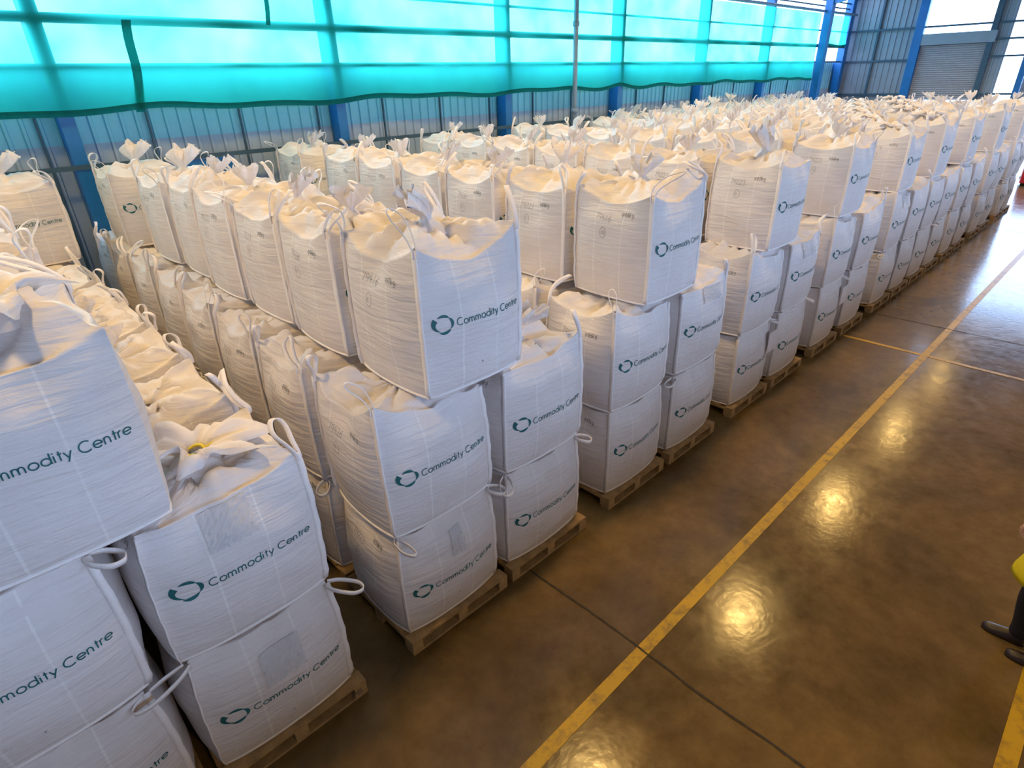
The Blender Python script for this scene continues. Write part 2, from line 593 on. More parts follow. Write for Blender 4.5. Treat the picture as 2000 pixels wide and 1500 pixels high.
# columns, rafters and rails of the netted wall
colx = [-2.7, 1.85, 6.42, 10.98, 15.45, 20.0, 24.55]
names = ['beside the camera', 'first in view', 'second', 'third', 'fourth', 'fifth', 'sixth']
for k, x in enumerate(colx):
    r = empty('steel_column', (x, 11.7, 0))
    lab = ('blue steel column behind the green net, ' + names[k] + ' along the wall') if k else 'blue steel column behind the net, beyond the picture edge'
    tag(r, lab, 'column', 'blue columns behind the shade net')
    m = MB()
    m.box((-0.02, -0.14, 0), (0.02, 0.14, ZR))
    m.box((-0.09, -0.16, 0), (0.09, -0.14, ZR))
    m.box((-0.09, 0.14, 0), (0.09, 0.16, ZR))
    m.box((-0.11, -0.16, 0), (-0.09, 0.16, ZR))
    m.box((-0.09, -0.14, 0), (-0.02, 0.14, ZR))
    link('shaft', m.mesh('shaft', BLUE), r)
    link('base_plate', MB().box((-0.22, -0.2, 0), (0.2, 0.19, 0.03)).mesh('base_plate', BLUE), r)
# the end column stands inside the net, with a rafter haunch
r = empty('steel_column', (28.95, 11.32, 0))
tag(r, 'bright blue steel column standing inside the net at its far end', 'column', 'columns at the far end')
m = MB()
m.box((-0.16, -0.16, 0), (0.16, -0.13, ZR)).box((-0.16, 0.10, 0), (0.16, 0.13, ZR)).box((-0.16, -0.13, 0), (-0.02, 0.10, ZR))
link('shaft', m.mesh('shaft', BLUE), r)
m = MB()
m.add([(-0.1, -0.16, 6.6), (0.1, -0.16, 6.6), (0.1, -0.16, 7.6), (-0.1, -0.16, 7.6), (-0.1, -3.4, 7.25), (0.1, -3.4, 7.25), (0.1, -3.4, 7.9), (-0.1, -3.4, 7.9)],
      [(0, 1, 2, 3), (4, 7, 6, 5), (0, 4, 5, 1), (3, 2, 6, 7), (0, 3, 7, 4), (1, 5, 6, 2)])
link('rafter_haunch', m.mesh('rafter_haunch', BLUE), r)
r = empty('steel_column', (32.05, 11.62, 0))
tag(r, 'dark blue corner column where netted wall meets the back wall', 'column', 'columns at the far end')
link('shaft', MB().box((-0.17, -0.15, 0), (0.17, 0.15, ZR)).mesh('shaft', BLUE), r)

def rail(name, label, pts, rad, m, cat, group=None):
    o = link(name, MB().tube(pts, rad, 10).mesh(name, m, True))
    return tag(o, label, cat, group)

def bar(label, y0, y1, z0, z1, x0=X0, x1=XB - 0.35, m=DARKST):
    o = link('steel_girt', MB().box((x0, y0, z0), (x1, y1, z1)).mesh('steel_girt', m))
    return tag(o, label, 'girt', 'steel girts along the netted wall')
bar('thick dark girt behind the upper half of the green net', 11.525, 11.54, 5.085, 5.215)
bar('thin perforated girt behind the lower half of the green net', 11.525, 11.54, 4.52, 4.58)
bar('thin girt behind the top of the green net', 11.525, 11.54, 5.68, 5.73)
bar('blue girt across the cladding below the net', 11.52, 11.54, 3.13, 3.20, m=DARKST)
bar('slim louvre rail above the net pipe', 11.6, 11.63, 6.55, 6.60)
bar('topmost louvre rail high above the net pipe', 11.6, 11.63, 6.75, 6.80)
for k, x in enumerate(np.arange(-4.6, 31, 1.52)):
    if min(abs(x - c) for c in colx + [28.95]) < 0.35:
        continue
    struct('trim_%d' % (6 + k), MB().box((x - 0.014, 11.82, 0), (x + 0.014, 11.86, 4.45)), DARKST)

# the shade net
def net_sheet(x0, x1, zb, zt, seed, nx, nz, sag=0.03):
    rs = np.random.RandomState(seed)
    xs = np.linspace(x0, x1, nx)
    ph = rs.rand(8) * 6.28
    P = np.zeros((nx, nz, 3))
    for j in range(nz):
        v = j / (nz - 1)
        bot = zb + sag * np.sin(xs * 1.37 + ph[0]) + 0.02 * np.sin(xs * 3.1 + ph[1])
        if x1 > 20:
            bot = bot + 0.07 * np.exp(-((xs - 15.3) / 0.5) ** 2) - 0.05 * np.exp(-((xs - 16.6) / 0.8) ** 2)
        P[:, j, 0] = xs
        P[:, j, 2] = bot + (zt - bot) * v
        P[:, j, 1] = 11.485 + 0.012 * np.sin(xs * 2.3 + v * 4 + ph[2]) + 0.014 * (1 - v) * np.sin(xs * 5.1 + ph[3]) - 0.03 * (1 - v) ** 2 * (1 + np.sin(xs * 0.8 + ph[4]))
    return P
r = empty('shade_net', (0, 0, 0))
tag(r, 'long translucent green shade net hung along the upper wall', 'net')
Pn = net_sheet(X0, 28.72, 3.97, 6.30, 3, 260, 16)
link('net_sheet', MB().grid(Pn).mesh('net_sheet', NET, True, fix=False), r)
hem = Pn[:, :1, :].copy()
h0 = hem.copy(); h0[:, :, 2] -= 0.07; h0[:, :, 1] -= 0.012
h1 = hem.copy(); h1[:, :, 2] += 0.02; h1[:, :, 1] -= 0.012
link('bottom_hem', MB().grid(np.concatenate([h0, h1], 1)).mesh('bottom_hem', HEM, True, fix=False), r)
def strip(x0, x1, z0, z1, w):
    zs = np.linspace(z0, z1, 12)
    xs = x0 + (x1 - x0) * (zs - z0) / (z1 - z0) + 0.02 * np.sin(zs * 6)
    P = np.stack([np.stack([xs - w / 2, np.full(12, 11.44), zs], 1), np.stack([xs, np.full(12, 11.425), zs], 1), np.stack([xs + w / 2, np.full(12, 11.44), zs], 1)])
    return MB().grid(P).mesh('overlap_strip', HEM, True, fix=False)
link('overlap_strip', strip(2.86, 3.0, 3.9, 5.15, 0.13), r)
link('overlap_strip', strip(5.2, 5.24, 5.15, 6.25, 0.08), r)
r = empty('shade_net', (0, 0, 0))
tag(r, 'short green net piece in the far corner past the end column', 'net')
P2 = net_sheet(29.2, 31.75, 5.16, 6.28, 9, 30, 10)
link('net_sheet', MB().grid(P2).mesh('net_sheet', NET, True, fix=False), r)
h0 = P2[:, :1, :].copy(); h0[:, :, 1] -= 0.012
h1 = h0.copy(); h1[:, :, 2] += 0.07
link('bottom_hem', MB().grid(np.concatenate([h0, h1], 1)).mesh('bottom_hem', HEM, True, fix=False), r)
rail('net_roller_pipe', 'long dark pipe from which the green shade net hangs', [(X0, 11.40, 6.36), (32.3, 11.40, 6.36)], 0.05, GALV, 'pipe')
r = empty('drain_pipe', (13.19, 11.33, 0))
tag(r, 'grey vertical pipe in front of the green net', 'pipe')
link('tube', MB().tube([(0, 0, 0), (0, 0, ZR)], 0.062, 14).mesh('tube', GALV, True), r)
for z in (5.42, 3.42, 2.2):
    link('coupling', MB().tube([(0, 0, z - 0.06), (0, 0, z - 0.05), (0, 0, z + 0.05), (0, 0, z + 0.06)], [0.07, 0.085, 0.085, 0.07], 14).mesh('coupling', GALV, True), r)
tag(link('blue_panel', MB().box((2.75, 11.55, 2.55), (4.15, 11.6, 3.12)).mesh('blue_panel', BLUE)), 'flat blue panel on the wall behind the second row', 'panel')

# floor lines and joints
def flr(name, lo, hi, m, z=0.004):
    o = struct(name, MB().box((lo[0], lo[1], 0.0005), (hi[0], hi[1], z)), m)
    return o
flr('floor_line', (X0, 1.63), (XB, 1.735), PAINT)
flr('floor_line', (X0, -0.625), (XB, -0.51), PAINT)
flr('floor_line', (10.86, 1.735), (10.94, 2.95), PAINT)
flr('floor_line', (10.86, -0.51), (10.94, 1.63), PAINT)
CRACK = mat('joint_filler', (0.035, 0.026, 0.02), 0.7, noise=0.4, nscale=20)
rs = np.random.RandomState(4)
for x in (2.965, 12.43, 21.9):
    ys = np.arange(YR, 3.6, 0.07)
    off = np.cumsum(rs.randn(len(ys))) * 0.004
    off -= np.linspace(off[0], off[-1], len(ys))
    wdt = 0.006 + 0.006 * rs.rand(len(ys))
    A = np.stack([x + off - wdt, ys, np.full(len(ys), 0.0045)], 1)
    B = np.stack([x + off + wdt, ys, np.full(len(ys), 0.0045)], 1)
    struct('floor_joint', MB().grid([A, B]), CRACK, fix=False)

# ------------------------------------------------------------------ high bay lamps
lm_h = MB()
pr = [(0.05, 0.55), (0.09, 0.5), (0.10, 0.36), (0.14, 0.3), (0.27, 0.02), (0.28, 0.0), (0.26, 0.0), (0.125, 0.28), (0.0, 0.3)]
lm_h.grid([[(rr * math.cos(a), rr * math.sin(a), zz) for rr, zz in pr] for a in np.linspace(0, 2 * math.pi, 25)[:-1]], closed_u=True)
lamp_shade = lm_h.mesh('reflector', LAMPM, True)
lb = MB()
lb.grid([[(0.09 * math.sin(b) * math.cos(a), 0.09 * math.sin(b) * math.sin(a), 0.17 + 0.11 * math.cos(b)) for b in np.linspace(0.01, 3.13, 9)] for a in np.linspace(0, 2 * math.pi, 17)[:-1]], closed_u=True)
lamp_bulb = lb.mesh('bulb', BULB, True)
lamp_rod = MB().tube([(0, 0, 0.5), (0, 0, 1.0)], 0.015, 8).mesh('hanger', LAMPM, True)
ZL = 7.2
LAMPS = [(-0.6, 3.5), (5.0, 3.5), (10.5, 3.5), (16.1, 3.5), (21.6, 3.5), (27.0, 3.5)] + [(x, 8.6) for x in (-1.0, 4.6, 10.2, 15.8, 21.4, 27.0)] + [(x, -6.0) for x in (1.0, 13, 25)]
for i, (x, y) in enumerate(LAMPS):
    r = empty('high_bay_lamp', (x, y, ZL))
    tag(r, 'warm high bay lamp hanging from the roof', 'lamp', 'high bay lamps under the roof')
    link('reflector', lamp_shade, r)
    link('bulb', lamp_bulb, r)
    link('hanger', lamp_rod, r)
    l = bpy.data.lights.new('lamp_light', 'SPOT')
    l.energy = LAMP_W
    l.color = LAMP_COL
    l.spot_size = math.radians(150)
    l.spot_blend = 0.6
    l.shadow_soft_size = 0.24
    lo = bpy.data.objects.new('lamp_light', l)
    COL.objects.link(lo)
    lo.parent = r
    lo.location = (0, 0, -0.05)

# ------------------------------------------------------------------ bulk bags
NP = 23          # samples along one side
SIDE_T = np.sin(np.linspace(-math.pi / 2, math.pi / 2, NP))

class Bag:
    """one bulk bag in local coordinates: front face at -y, base at z = 0"""
    def __init__(self, seed, w=0.93, d=0.93, h=1.0, bulge=0.05, peaks=(0.08,) * 4, sag=0.07, mound=0.02, taper=0.02, wr=0.007, clip=None,
                 pleat=0.045, low=False, topclip=None):
        self.__dict__.update(w=w, d=d, h=h, bulge=bulge, peaks=peaks, sag=sag, mound=mound, taper=taper, clip=clip, pleat=pleat, topclip=topclip)
        rs = self.rs = np.random.RandomState(seed)
        self.k = rs.randn(10, 3) * np.array([5, 5, 9])
        self.ph = rs.rand(10) * 6.28
        self.amp = wr * (0.4 + rs.rand(10))
        self.fold = rs.rand(6)
        self.lean = rs.randn(2) * 0.008
        self.low = low
    def noise(self, P):
        return (np.sin(P @ self.k.T + self.ph) * self.amp).sum(-1) * 0.45
    def htop(self, side, t):
        # corner order: (-,-) (+,-) (+,+) (-,+)
        a, b = self.peaks[side], self.peaks[(side + 1) % 4]
        s = (t + 1) / 2
        pk = a * np.clip(1 - s * 1.8, 0, 1) ** 1.8 + b * np.clip(1 - (1 - s) * 1.8, 0, 1) ** 1.8
        return self.h + pk - self.sag * (1 - np.abs(t) ** 2.4)
    def side(self, side, t, v):
        t, v = np.broadcast_arrays(np.asarray(t, float), np.asarray(v, float))
        hx, hy = self.w / 2, self.d / 2
        sc = 1 - self.taper * np.clip((v - 0.55) / 0.45, 0, 1) ** 1.5 - 0.035 * np.clip((0.10 - v) / 0.10, 0, 1) ** 2
        sc = sc + 0.012 * np.sin(np.pi * np.clip(v, 0, 1))
        hh = self.htop(side, t)
        z = v * hh
        bl = self.bulge * (0.55 + 0.75 * np.sin(np.pi * np.clip(v * 0.95 + 0.02, 0, 1)) ** 0.8) * (1 - np.abs(t) ** 2.6)
        bl = bl * (1 - 0.75 * np.clip((v - 0.82) / 0.18, 0, 1) ** 1.2)
        if side == 0:
            x, y = t * hx * sc, -(hy * sc + bl)
        elif side == 1:
            x, y = hx * sc + bl, t * hy * sc
        elif side == 2:
            x, y = -t * hx * sc, hy * sc + bl
        else:
            x, y = -(hx * sc + bl), -t * hy * sc
        P = np.stack([x, y, z], -1)
        # slack of the unfilled cloth near the rim, pulled towards the corners
        fr = np.clip((v - 0.70) / 0.30, 0, 1) * (1 - np.abs(t) ** 4)
        slack = 0.022 * fr * np.sin(6.0 * np.abs(t) + 7 * v + self.fold[side] * 6.28)
        n = self.noise(P) * (1 - np.abs(t) ** 6) * np.clip(v / 0.08, 0, 1) + slack
        d = ((0, -1), (1, 0), (0, 1), (-1, 0))[side]
        P[..., 0] += d[0] * n + self.lean[0] * z
        P[..., 1] += d[1] * n + self.lean[1] * z
        return P
    def clipz(self, P):
        if self.clip is not None:
            lo, hi, zm = self.clip
            inside = (P[..., 0] > lo) & (P[..., 0] < hi)
            P[..., 2] = np.where(inside, np.minimum(P[..., 2], zm), P[..., 2])
        if self.topclip is not None:
            P[..., 2] = np.minimum(P[..., 2], self.topclip)
        return P
    def body(self, name='bulk_bag'):
        vs = np.concatenate([[0, 0.012, 0.035, 0.07], np.linspace(0.11, 0.93, 8 if self.low else 20), [0.965, 0.99, 1.0]])
        st = SIDE_T if not self.low else np.sin(np.linspace(-math.pi / 2, math.pi / 2, 9))
        rows = []
        for v in vs:
            rows.append(np.concatenate([self.side(s, st[:-1], np.full(len(st) - 1, v)) for s in range(4)]))
        rows = np.array(rows)
        rows[0, :, 2] = 0
        rim = rows[-1]
        n = len(rim)
        c = np.array([self.lean[0] * self.h, self.lean[1] * self.h, 0])
        ang = np.arctan2(rim[:, 1], rim[:, 0])
        rs = np.random.RandomState(int(self.rs.randint(1 << 30)))
        rr = np.array([0.975, 0.95, 0.91, 0.87, 0.82, 0.77, 0.72, 0.67, 0.62, 0.57, 0.52, 0.47, 0.42, 0.37, 0.32, 0.27, 0.22, 0.17, 0.12, 0.07])
        if self.low:
            rr = rr[::4]
        f1 = sum(a * np.sin(k * ang + p) for k, a, p in zip((3, 5, 8, 11, 13), 0.5 + rs.rand(5), rs.rand(5) * 6.28)) / 3.2
        f2 = np.abs(np.sin(7 * ang / 2 + rs.rand() * 6 + 0.7 * np.sin(3 * ang))) - 0.6
        kk, pp = rs.randn(7, 2) * 9, rs.rand(7) * 6.28
        top = []
        for r in rr:
            P = np.zeros_like(rim)
            P[:, :2] = c[:2] + (rim[:, :2] - c[:2]) * r
            s = np.clip((1 - r) / 0.75, 0, 1) ** 0.85
            z = rim[:, 2] * (1 - s) + (self.h + self.mound) * s
            z -= 0.018 * np.exp(-((r - 0.90) / 0.07) ** 2)
            z += 0.05 * np.exp(-((r - 0.6) / 0.25) ** 2) * (0.6 + 0.5 * np.sin(2 * ang + self.ph[0]))
            pl = self.pleat * np.sin(np.pi * np.clip((1 - r) * 1.05, 0, 1)) ** 0.7
            f3 = np.abs(np.sin(kk[0, 0] * P[:, 0] * 1.3 + kk[0, 1] * P[:, 1] * 1.3 + 2.5 * np.sin(3 * ang + pp[0]))) - 0.6
            z += pl * (0.7 * f1 + 1.0 * f2 + 0.7 * f3)
            f4 = (1 - np.abs(np.sin(6.5 * ang + 1.3 * np.sin(2 * ang + pp[1]) + 1.5 * r + pp[2]))) ** 2
            z += 0.045 * f4 * np.sin(np.pi * np.clip((1 - r) * 1.1, 0, 1)) ** 0.8
            lump = sum(np.sin(P[:, 0] * k[0] + P[:, 1] * k[1] + p) for k, p in zip(kk, pp)) / 7
            z += 0.075 * lump * np.clip((1 - r) * 3, 0, 1)
            tw = 0.05 * np.sin(5 * ang + 6 * r) * (1 - r)
            P[:, 0] += tw * -np.sin(ang) * 0.3
            P[:, 1] += tw * np.cos(ang) * 0.3
            P[:, 2] = z
            top.append(P)
        allr = self.clipz(np.concatenate([rows, np.array(top)]))
        mb = MB()
        mb.grid(allr, closed_v=True)
        last = len(allr) - 1
        ctr = allr[last].mean(0)
        self.center = ctr
        o = len(mb.v)
        mb.v.append(tuple(ctr))
        mb.v.append((0, 0, 0))
        for j in range(n):
            mb.f.append((last * n + j, last * n + (j + 1) % n, o))
            mb.f.append((o + 1, (j + 1) % n, j))
        return mb.mesh(name, FAB, True)
    def corner(self, k, v):
        s = k
        return self.clipz(self.side(s, np.array(-1.0), np.asarray(v, float)))
    def strap(self, k, style='up', lean=(0, 0), tall=0.21):
        """webbing sewn down corner k, with its lifting loop"""
        out = np.array([(-1, -1, 0), (1, -1, 0), (1, 1, 0), (-1, 1, 0)][k], float) / math.sqrt(2)
        tanv = np.array([-out[1], out[0], 0])
        mb = MB()
        vs = np.linspace(0.015, 0.985, 16)
        pts = np.array([self.corner(k, v) for v in vs]) + out * 0.006
        rs = np.random.RandomState(self.rs.randint(1 << 30))
        pts += out * 0.004 * np.sin(vs * 30 + rs.rand() * 6)[:, None]
        mb.ribbon(pts, np.repeat((tanv * 0.75 + out * 0.65)[None], len(vs), 0), 0.042, 0.008)
        top = self.corner(k, 0.985) + out * 0.004
        # legs come off the two faces beside the corner
        sa, sb = k, (k + 3) % 4
        vl = 0.90
        pa = self.side(sa, np.array(-0.86), np.array(vl)); pb = self.side(sb, np.array(0.86), np.array(vl))
        if self.clip is not None:
            pa, pb = self.clipz(pa), self.clipz(pb)
        L = np.array([lean[0], lean[1], 0.0])
        if style == 'up':      # lean inwards, over the bag's own top
            L = L - out * max(0.0, float(L @ out) + 0.06)
        if style == 'up':
            e = tanv * (0.04 + 0.02 * rs.rand())
            u = np.array([0, 0, 1.0]) * tall
            C = [top - np.array([0, 0, 0.05]) + e * 0.25 + out * 0.004, top + e * 0.3, top + u * 0.35 + e * 0.55 + L * 0.25, top + u * 0.75 + e * 0.95 + L * 0.7, top + u * 1.0 + e * 0.45 + L * 1.05,
                 top + u * 1.0 - e * 0.45 + L * 1.05, top + u * 0.75 - e * 0.95 + L * 0.7, top + u * 0.35 - e * 0.55 + L * 0.25, top - e * 0.3, top - np.array([0, 0, 0.05]) - e * 0.25 + out * 0.004]
            a_ = rs.rand() * 2.4 - 1.2
            nr = out * math.cos(a_) + tanv * math.sin(a_) * 0.4 + np.array([0, 0, 0.15])
            if abs(a_) > 0.2:      # the loop is twisted about its foot
                C = np.array(C)
                w_ = np.clip((C[:, 2] - top[2]) / tall, 0, 1)[:, None]
                d_ = C - top
                ca, sa_ = np.cos(a_ * w_), np.sin(a_ * w_)
                C = top + np.concatenate([d_[:, :1] * ca - d_[:, 1:2] * sa_, d_[:, :1] * sa_ + d_[:, 1:2] * ca, d_[:, 2:]], 1)
        elif style == 'none':
            return mb.mesh('corner_strap', WEB, True)
        else:
            # folded out and hanging from the corner under the weight above
            d = out * 0.13 + np.array([0, 0, -0.03]) + L
            e = tanv * 0.05
            C = [top + e * 0.4, top + d * 0.4 + e, top + d + e * 1.0, top + d * 1.25, top + d - e, top + d * 0.4 - e, top - e * 0.4]
            nr = np.array([0, 0, 1.0]) + out * 0.2
        C = np.array(C)
        P = catmull(C, 6)
        mb.ribbon(P, np.repeat(nr[None], len(P), 0), 0.036, 0.005)
        return mb.mesh('lifting_loop', WEB, True)
    def piping(self):
        mb = MB()
        t = np.linspace(-1, 1, 13)
        ring = np.concatenate([self.side(s, t[:-1], np.full(12, 0.014)) for s in range(4)])
        ring[:, 2] = 0.014
        ring[:, :2] *= 1.006
        mb.tube(ring, 0.011, 6, closed=True)
        return mb.mesh('base_piping', WEB, True)
    def spout(self, kind=0, sz=1.0, off=(0, 0, 0)):
        rs = np.random.RandomState(self.rs.randint(1 << 30))
        nA, nr = 56, 9
        ang = np.linspace(0, 2 * math.pi, nA, endpoint=False)
        P = np.zeros((nr, nA, 3))
        tilt = rs.randn(2) * (0.09 if kind != 1 else 0.2)
        ph = rs.rand(4) * 6.28
        prof = [(0.13, -0.02), (0.09, 0.03), (0.045, 0.065), (0.034, 0.085), (0.05, 0.11), (0.085, 0.15), (0.11, 0.19), (0.125, 0.225), (0.13, 0.25)]
        if kind == 2:
            prof = [(0.15, -0.02), (0.10, 0.02), (0.05, 0.04), (0.036, 0.055), (0.07, 0.085), (0.12, 0.105), (0.165, 0.115), (0.195, 0.10), (0.21, 0.075)]
        sq = 0.5 + 0.4 * rs.rand()
        a0 = rs.rand() * 3.14
        for i, (r, z) in enumerate(prof):
            u = max(0, (i - 3) / 5)
            f = 1 + (0.10 + 0.38 * u) * np.sin(6 * ang + ph[0]) * 0.6 + (0.08 + 0.3 * u) * np.sin(9 * ang + ph[1]) * 0.5 + 0.25 * u * np.sin(2 * ang + ph[2])
            x, y = r * f * np.cos(ang), r * f * np.sin(ang)
            if u > 0 and kind != 2:       # flatten the free end of the sleeve
                xr = x * math.cos(a0) + y * math.sin(a0)
                yr = -x * math.sin(a0) + y * math.cos(a0)
                yr *= 1 - sq * u * 0.7
                x, y = xr * math.cos(a0) - yr * math.sin(a0), xr * math.sin(a0) + yr * math.cos(a0)
            zz = z + u * 0.035 * np.sin(4 * ang + ph[3]) + u * 0.02 * np.sin(11 * ang)
            lx = tilt[0] * max(0, z) * (1 + 2 * u)
            ly = tilt[1] * max(0, z) * (1 + 2 * u)
            P[i] = np.stack([(x + lx) * sz, (y + ly) * sz, zz * sz], 1)
        P += self.center + np.array([0, 0, -0.012]) + np.array(off)
        mb = MB().grid(P, closed_v=True)
        return mb.mesh('tied_spout', FAB, True)
    def tie(self, sz=1.0):
        c = self.center + np.array([0, 0, 0.05 * sz])
        mb = MB()
        pts = [(c[0] + 0.046 * sz * math.cos(a), c[1] + 0.046 * sz * math.sin(a), c[2] + 0.01 * math.sin(2 * a)) for a in np.linspace(0, 2 * math.pi, 15)[:-1]]
        mb.tube(pts, 0.011, 6, closed=True)
        mb.tube([pts[0], (c[0] + 0.10, c[1] - 0.02, c[2] + 0.02), (c[0] + 0.16, c[1] - 0.03, c[2] - 0.005)], 0.009, 6)
        return mb.mesh('yellow_tie', TIE, True)
    # ---- marks on the faces
    def on_face(self, side, u, z, off=0.004):
        """point on a side face at distance u along it from its middle and height z"""
        half = (self.w if side in (0, 2) else self.d) / 2
        u, z = np.asarray(u, float), np.asarray(z, float)
        t = np.clip(u / half, -1, 1)
        v = np.clip(z / self.htop(side, t), 0, 1)
        P = self.side(side, t, v)
        d = np.array(((0, -1, 0), (1, 0, 0), (0, 1, 0), (-1, 0, 0))[side], float)
        return P + d * off
    def marks(self, name, side, strokes, m, off=0.004):
        """strokes: list of (points (n,2), widths (n,)) on the face"""
        mb = MB()
        for pts, wd in strokes:
            pts = np.asarray(pts, float)
            wd = np.broadcast_to(np.asarray(wd, float), (len(pts),))
            tan = np.gradient(pts, axis=0)
            tan /= np.linalg.norm(tan, axis=1, keepdims=True) + 1e-9
            nn = np.stack([-tan[:, 1], tan[:, 0]], 1)
            a = pts + nn * wd[:, None] / 2
            b = pts - nn * wd[:, None] / 2
            mid = pts
            A, M_, B = (self.on_face(side, q[:, 0], q[:, 1], off) for q in (a, mid, b))
            mb.grid(np.stack([A, M_, B], 0))
        return mb.mesh(name, m, True, fix=False)

def catmull(C, n):
    C = np.asarray(C, float)
    out = []
    for i in range(len(C) - 1):
        p0, p1, p2, p3 = C[max(i - 1, 0)], C[i], C[i + 1], C[min(i + 2, len(C) - 1)]
        for s in np.linspace(0, 1, n, endpoint=False):
            out.append(0.5 * ((2 * p1) + (-p0 + p2) * s + (2 * p0 - 5 * p1 + 4 * p2 - p3) * s * s + (-p0 + 3 * p1 - 3 * p2 + p3) * s ** 3))
    out.append(C[-1])
    return np.array(out)

def arc(cx, cy, rx, ry, a0, a1, n=14):
    a = np.radians(np.linspace(a0, a1, n))
    return np.stack([cx + rx * np.cos(a), cy + ry * np.sin(a)], 1)

def seg(*pts):
    out = []
    for (x0, y0), (x1, y1) in zip(pts[:-1], pts[1:]):
        for s in np.linspace(0, 1, 5, endpoint=False):
            out.append((x0 + (x1 - x0) * s, y0 + (y1 - y0) * s))
    out.append(pts[-1])
    return np.array(out)

# geometric sans letters: unit = height of a small letter
def arch(x, w):
    return np.concatenate([arc(x + w / 2, 0.55, w / 2, 0.45, 180, 0, 9), seg((x + w, 0.5), (x + w, 0))])
GLY = {
    'C': (1.42, [arc(0.75, 0.75, 0.75, 0.78, 48, 312, 22)]),
    'o': (1.12, [arc(0.5, 0.5, 0.5, 0.5, 0, 360, 22)]),
    'm': (1.48, [seg((0, 0), (0, 1)), arch(0, 0.62), arch(0.62, 0.62)]),
    'n': (0.90, [seg((0, 0), (0, 1)), arch(0, 0.66)]),
    'd': (1.18, [arc(0.5, 0.5, 0.5, 0.5, 0, 360, 22), seg((1.0, 0), (1.0, 1.62))]),
    'i': (0.24, [seg((0, 0), (0, 1)), seg((0, 1.28), (0, 1.42))]),
    't': (0.48, [seg((0.2, 0), (0.2, 1.42)), seg((0, 1), (0.44, 1))]),
    'y': (0.92, [seg((0.02, 1), (0.42, 0.05)), seg((0.84, 1), (0.24, -0.48))]),
    'e': (1.10, [np.concatenate([seg((0.02, 0.5), (0.98, 0.5)), arc(0.5, 0.5, 0.5, 0.5, 0, 318, 20)])]),
    'r': (0.46, [seg((0, 0), (0, 1)), arc(0.34, 0.55, 0.34, 0.45, 180, 80, 7)]),
    ' ': (0.42, []),
}
def word(text, x, z, u, wd):
    out = []
    for ch in text:
        adv, st = GLY[ch]
        for s in st:
            out.append((np.stack([x + s[:, 0] * u, z + s[:, 1] * u], 1), wd))
        x += (adv + 0.17) * u
    return out, x

def crescent(cx, cz, rx, rz, a0, a1, w0, peak):
    n = 22
    s = np.linspace(0, 1, n)
    p = arc(cx, cz, rx, rz, a0, a1, n)
    if peak == 0.0:      # a wedge: widest where it starts
        return p, 0.0015 + w0 * (1 - s) ** 0.9
    k = np.where(s < peak, s / max(peak, 1e-3), (1 - s) / (1 - peak))
    return p, 0.0015 + w0 * np.sin(np.clip(k, 0, 1) * math.pi / 2) ** 0.9

def logo_strokes(w, z0):
    k = w / 0.93
    ex, ez, rx, rz = (-0.315) * k, z0, 0.072 * k, 0.054
    em = [crescent(ex + 0.008, ez + 0.004, rx * 1.06, rz * 1.0, 141, 250, 0.040 * k, 0.0),
          crescent(ex + 0.002, ez, rx * 0.92, rz * 1.08, 122, 42, 0.020 * k, 0.55),
          crescent(ex + 0.002, ez, rx * 0.98, rz, 50, -40, 0.021 * k, 0.45),
          crescent(ex + 0.002, ez, rx * 0.90, rz * 1.12, 238, 325, 0.021 * k, 0.5)]
    tx, _ = word('Commodity Centre', -0.205 * k, z0 - 0.028, 0.0345 * k, 0.0062)
    return em + tx

DIG = {
    '0': [arc(0.35, 0.5, 0.33, 0.5, 0, 360, 14)], '1': [seg((0.3, 0), (0.35, 1))],
    '2': [np.concatenate([arc(0.35, 0.72, 0.3, 0.28, 160, -40, 8), seg((0.5, 0.5), (0.05, 0), (0.7, 0.02))])],
    '3': [np.concatenate([arc(0.32, 0.75, 0.28, 0.25, 150, -80, 8), arc(0.32, 0.25, 0.33, 0.27, 85, -150, 8)])],
    '4': [seg((0.35, 1), (0.02, 0.4), (0.7, 0.42)), seg((0.5, 0.7), (0.45, -0.05))],
    '5': [np.concatenate([seg((0.65, 1), (0.15, 1), (0.1, 0.6)), arc(0.32, 0.3, 0.32, 0.32, 110, -140, 10)])],
    '6': [np.concatenate([seg((0.6, 1), (0.15, 0.55)), arc(0.35, 0.28, 0.28, 0.28, 160, 510, 12)])],
    '7': [seg((0, 0.95), (0.65, 1), (0.25, 0))],
    '9': [np.concatenate([arc(0.35, 0.7, 0.28, 0.28, 20, 380, 12), seg((0.62, 0.75), (0.5, 0))])],
    'k': [seg((0.05, 1), (0.0, 0)), seg((0.5, 0.6), (0.05, 0.3), (0.5, 0))],
    'g': [np.concatenate([arc(0.3, 0.32, 0.26, 0.26, 20, 380, 12), seg((0.56, 0.35), (0.5, -0.35), (0.1, -0.4))])],
    'M': [seg((0, 0), (0.1, 1), (0.4, 0.4), (0.7, 1), (0.8, 0))], 'S': [np.concatenate([arc(0.35, 0.75, 0.28, 0.25, 30, 270, 8), arc(0.35, 0.25, 0.28, 0.25, 90, -150, 8)])],
    ' ': [],
}
def pen(text, x, z, h, wd, slope=0.08):
    out = []
    for i, ch in enumerate(text):
        for s in DIG[ch]:
            out.append((np.stack([x + s[:, 0] * h * 0.8 + s[:, 1] * h * 0.12, z + s[:, 1] * h + (x + s[:, 0] * h) * slope], 1), wd))
        x += h * 0.72
    return out

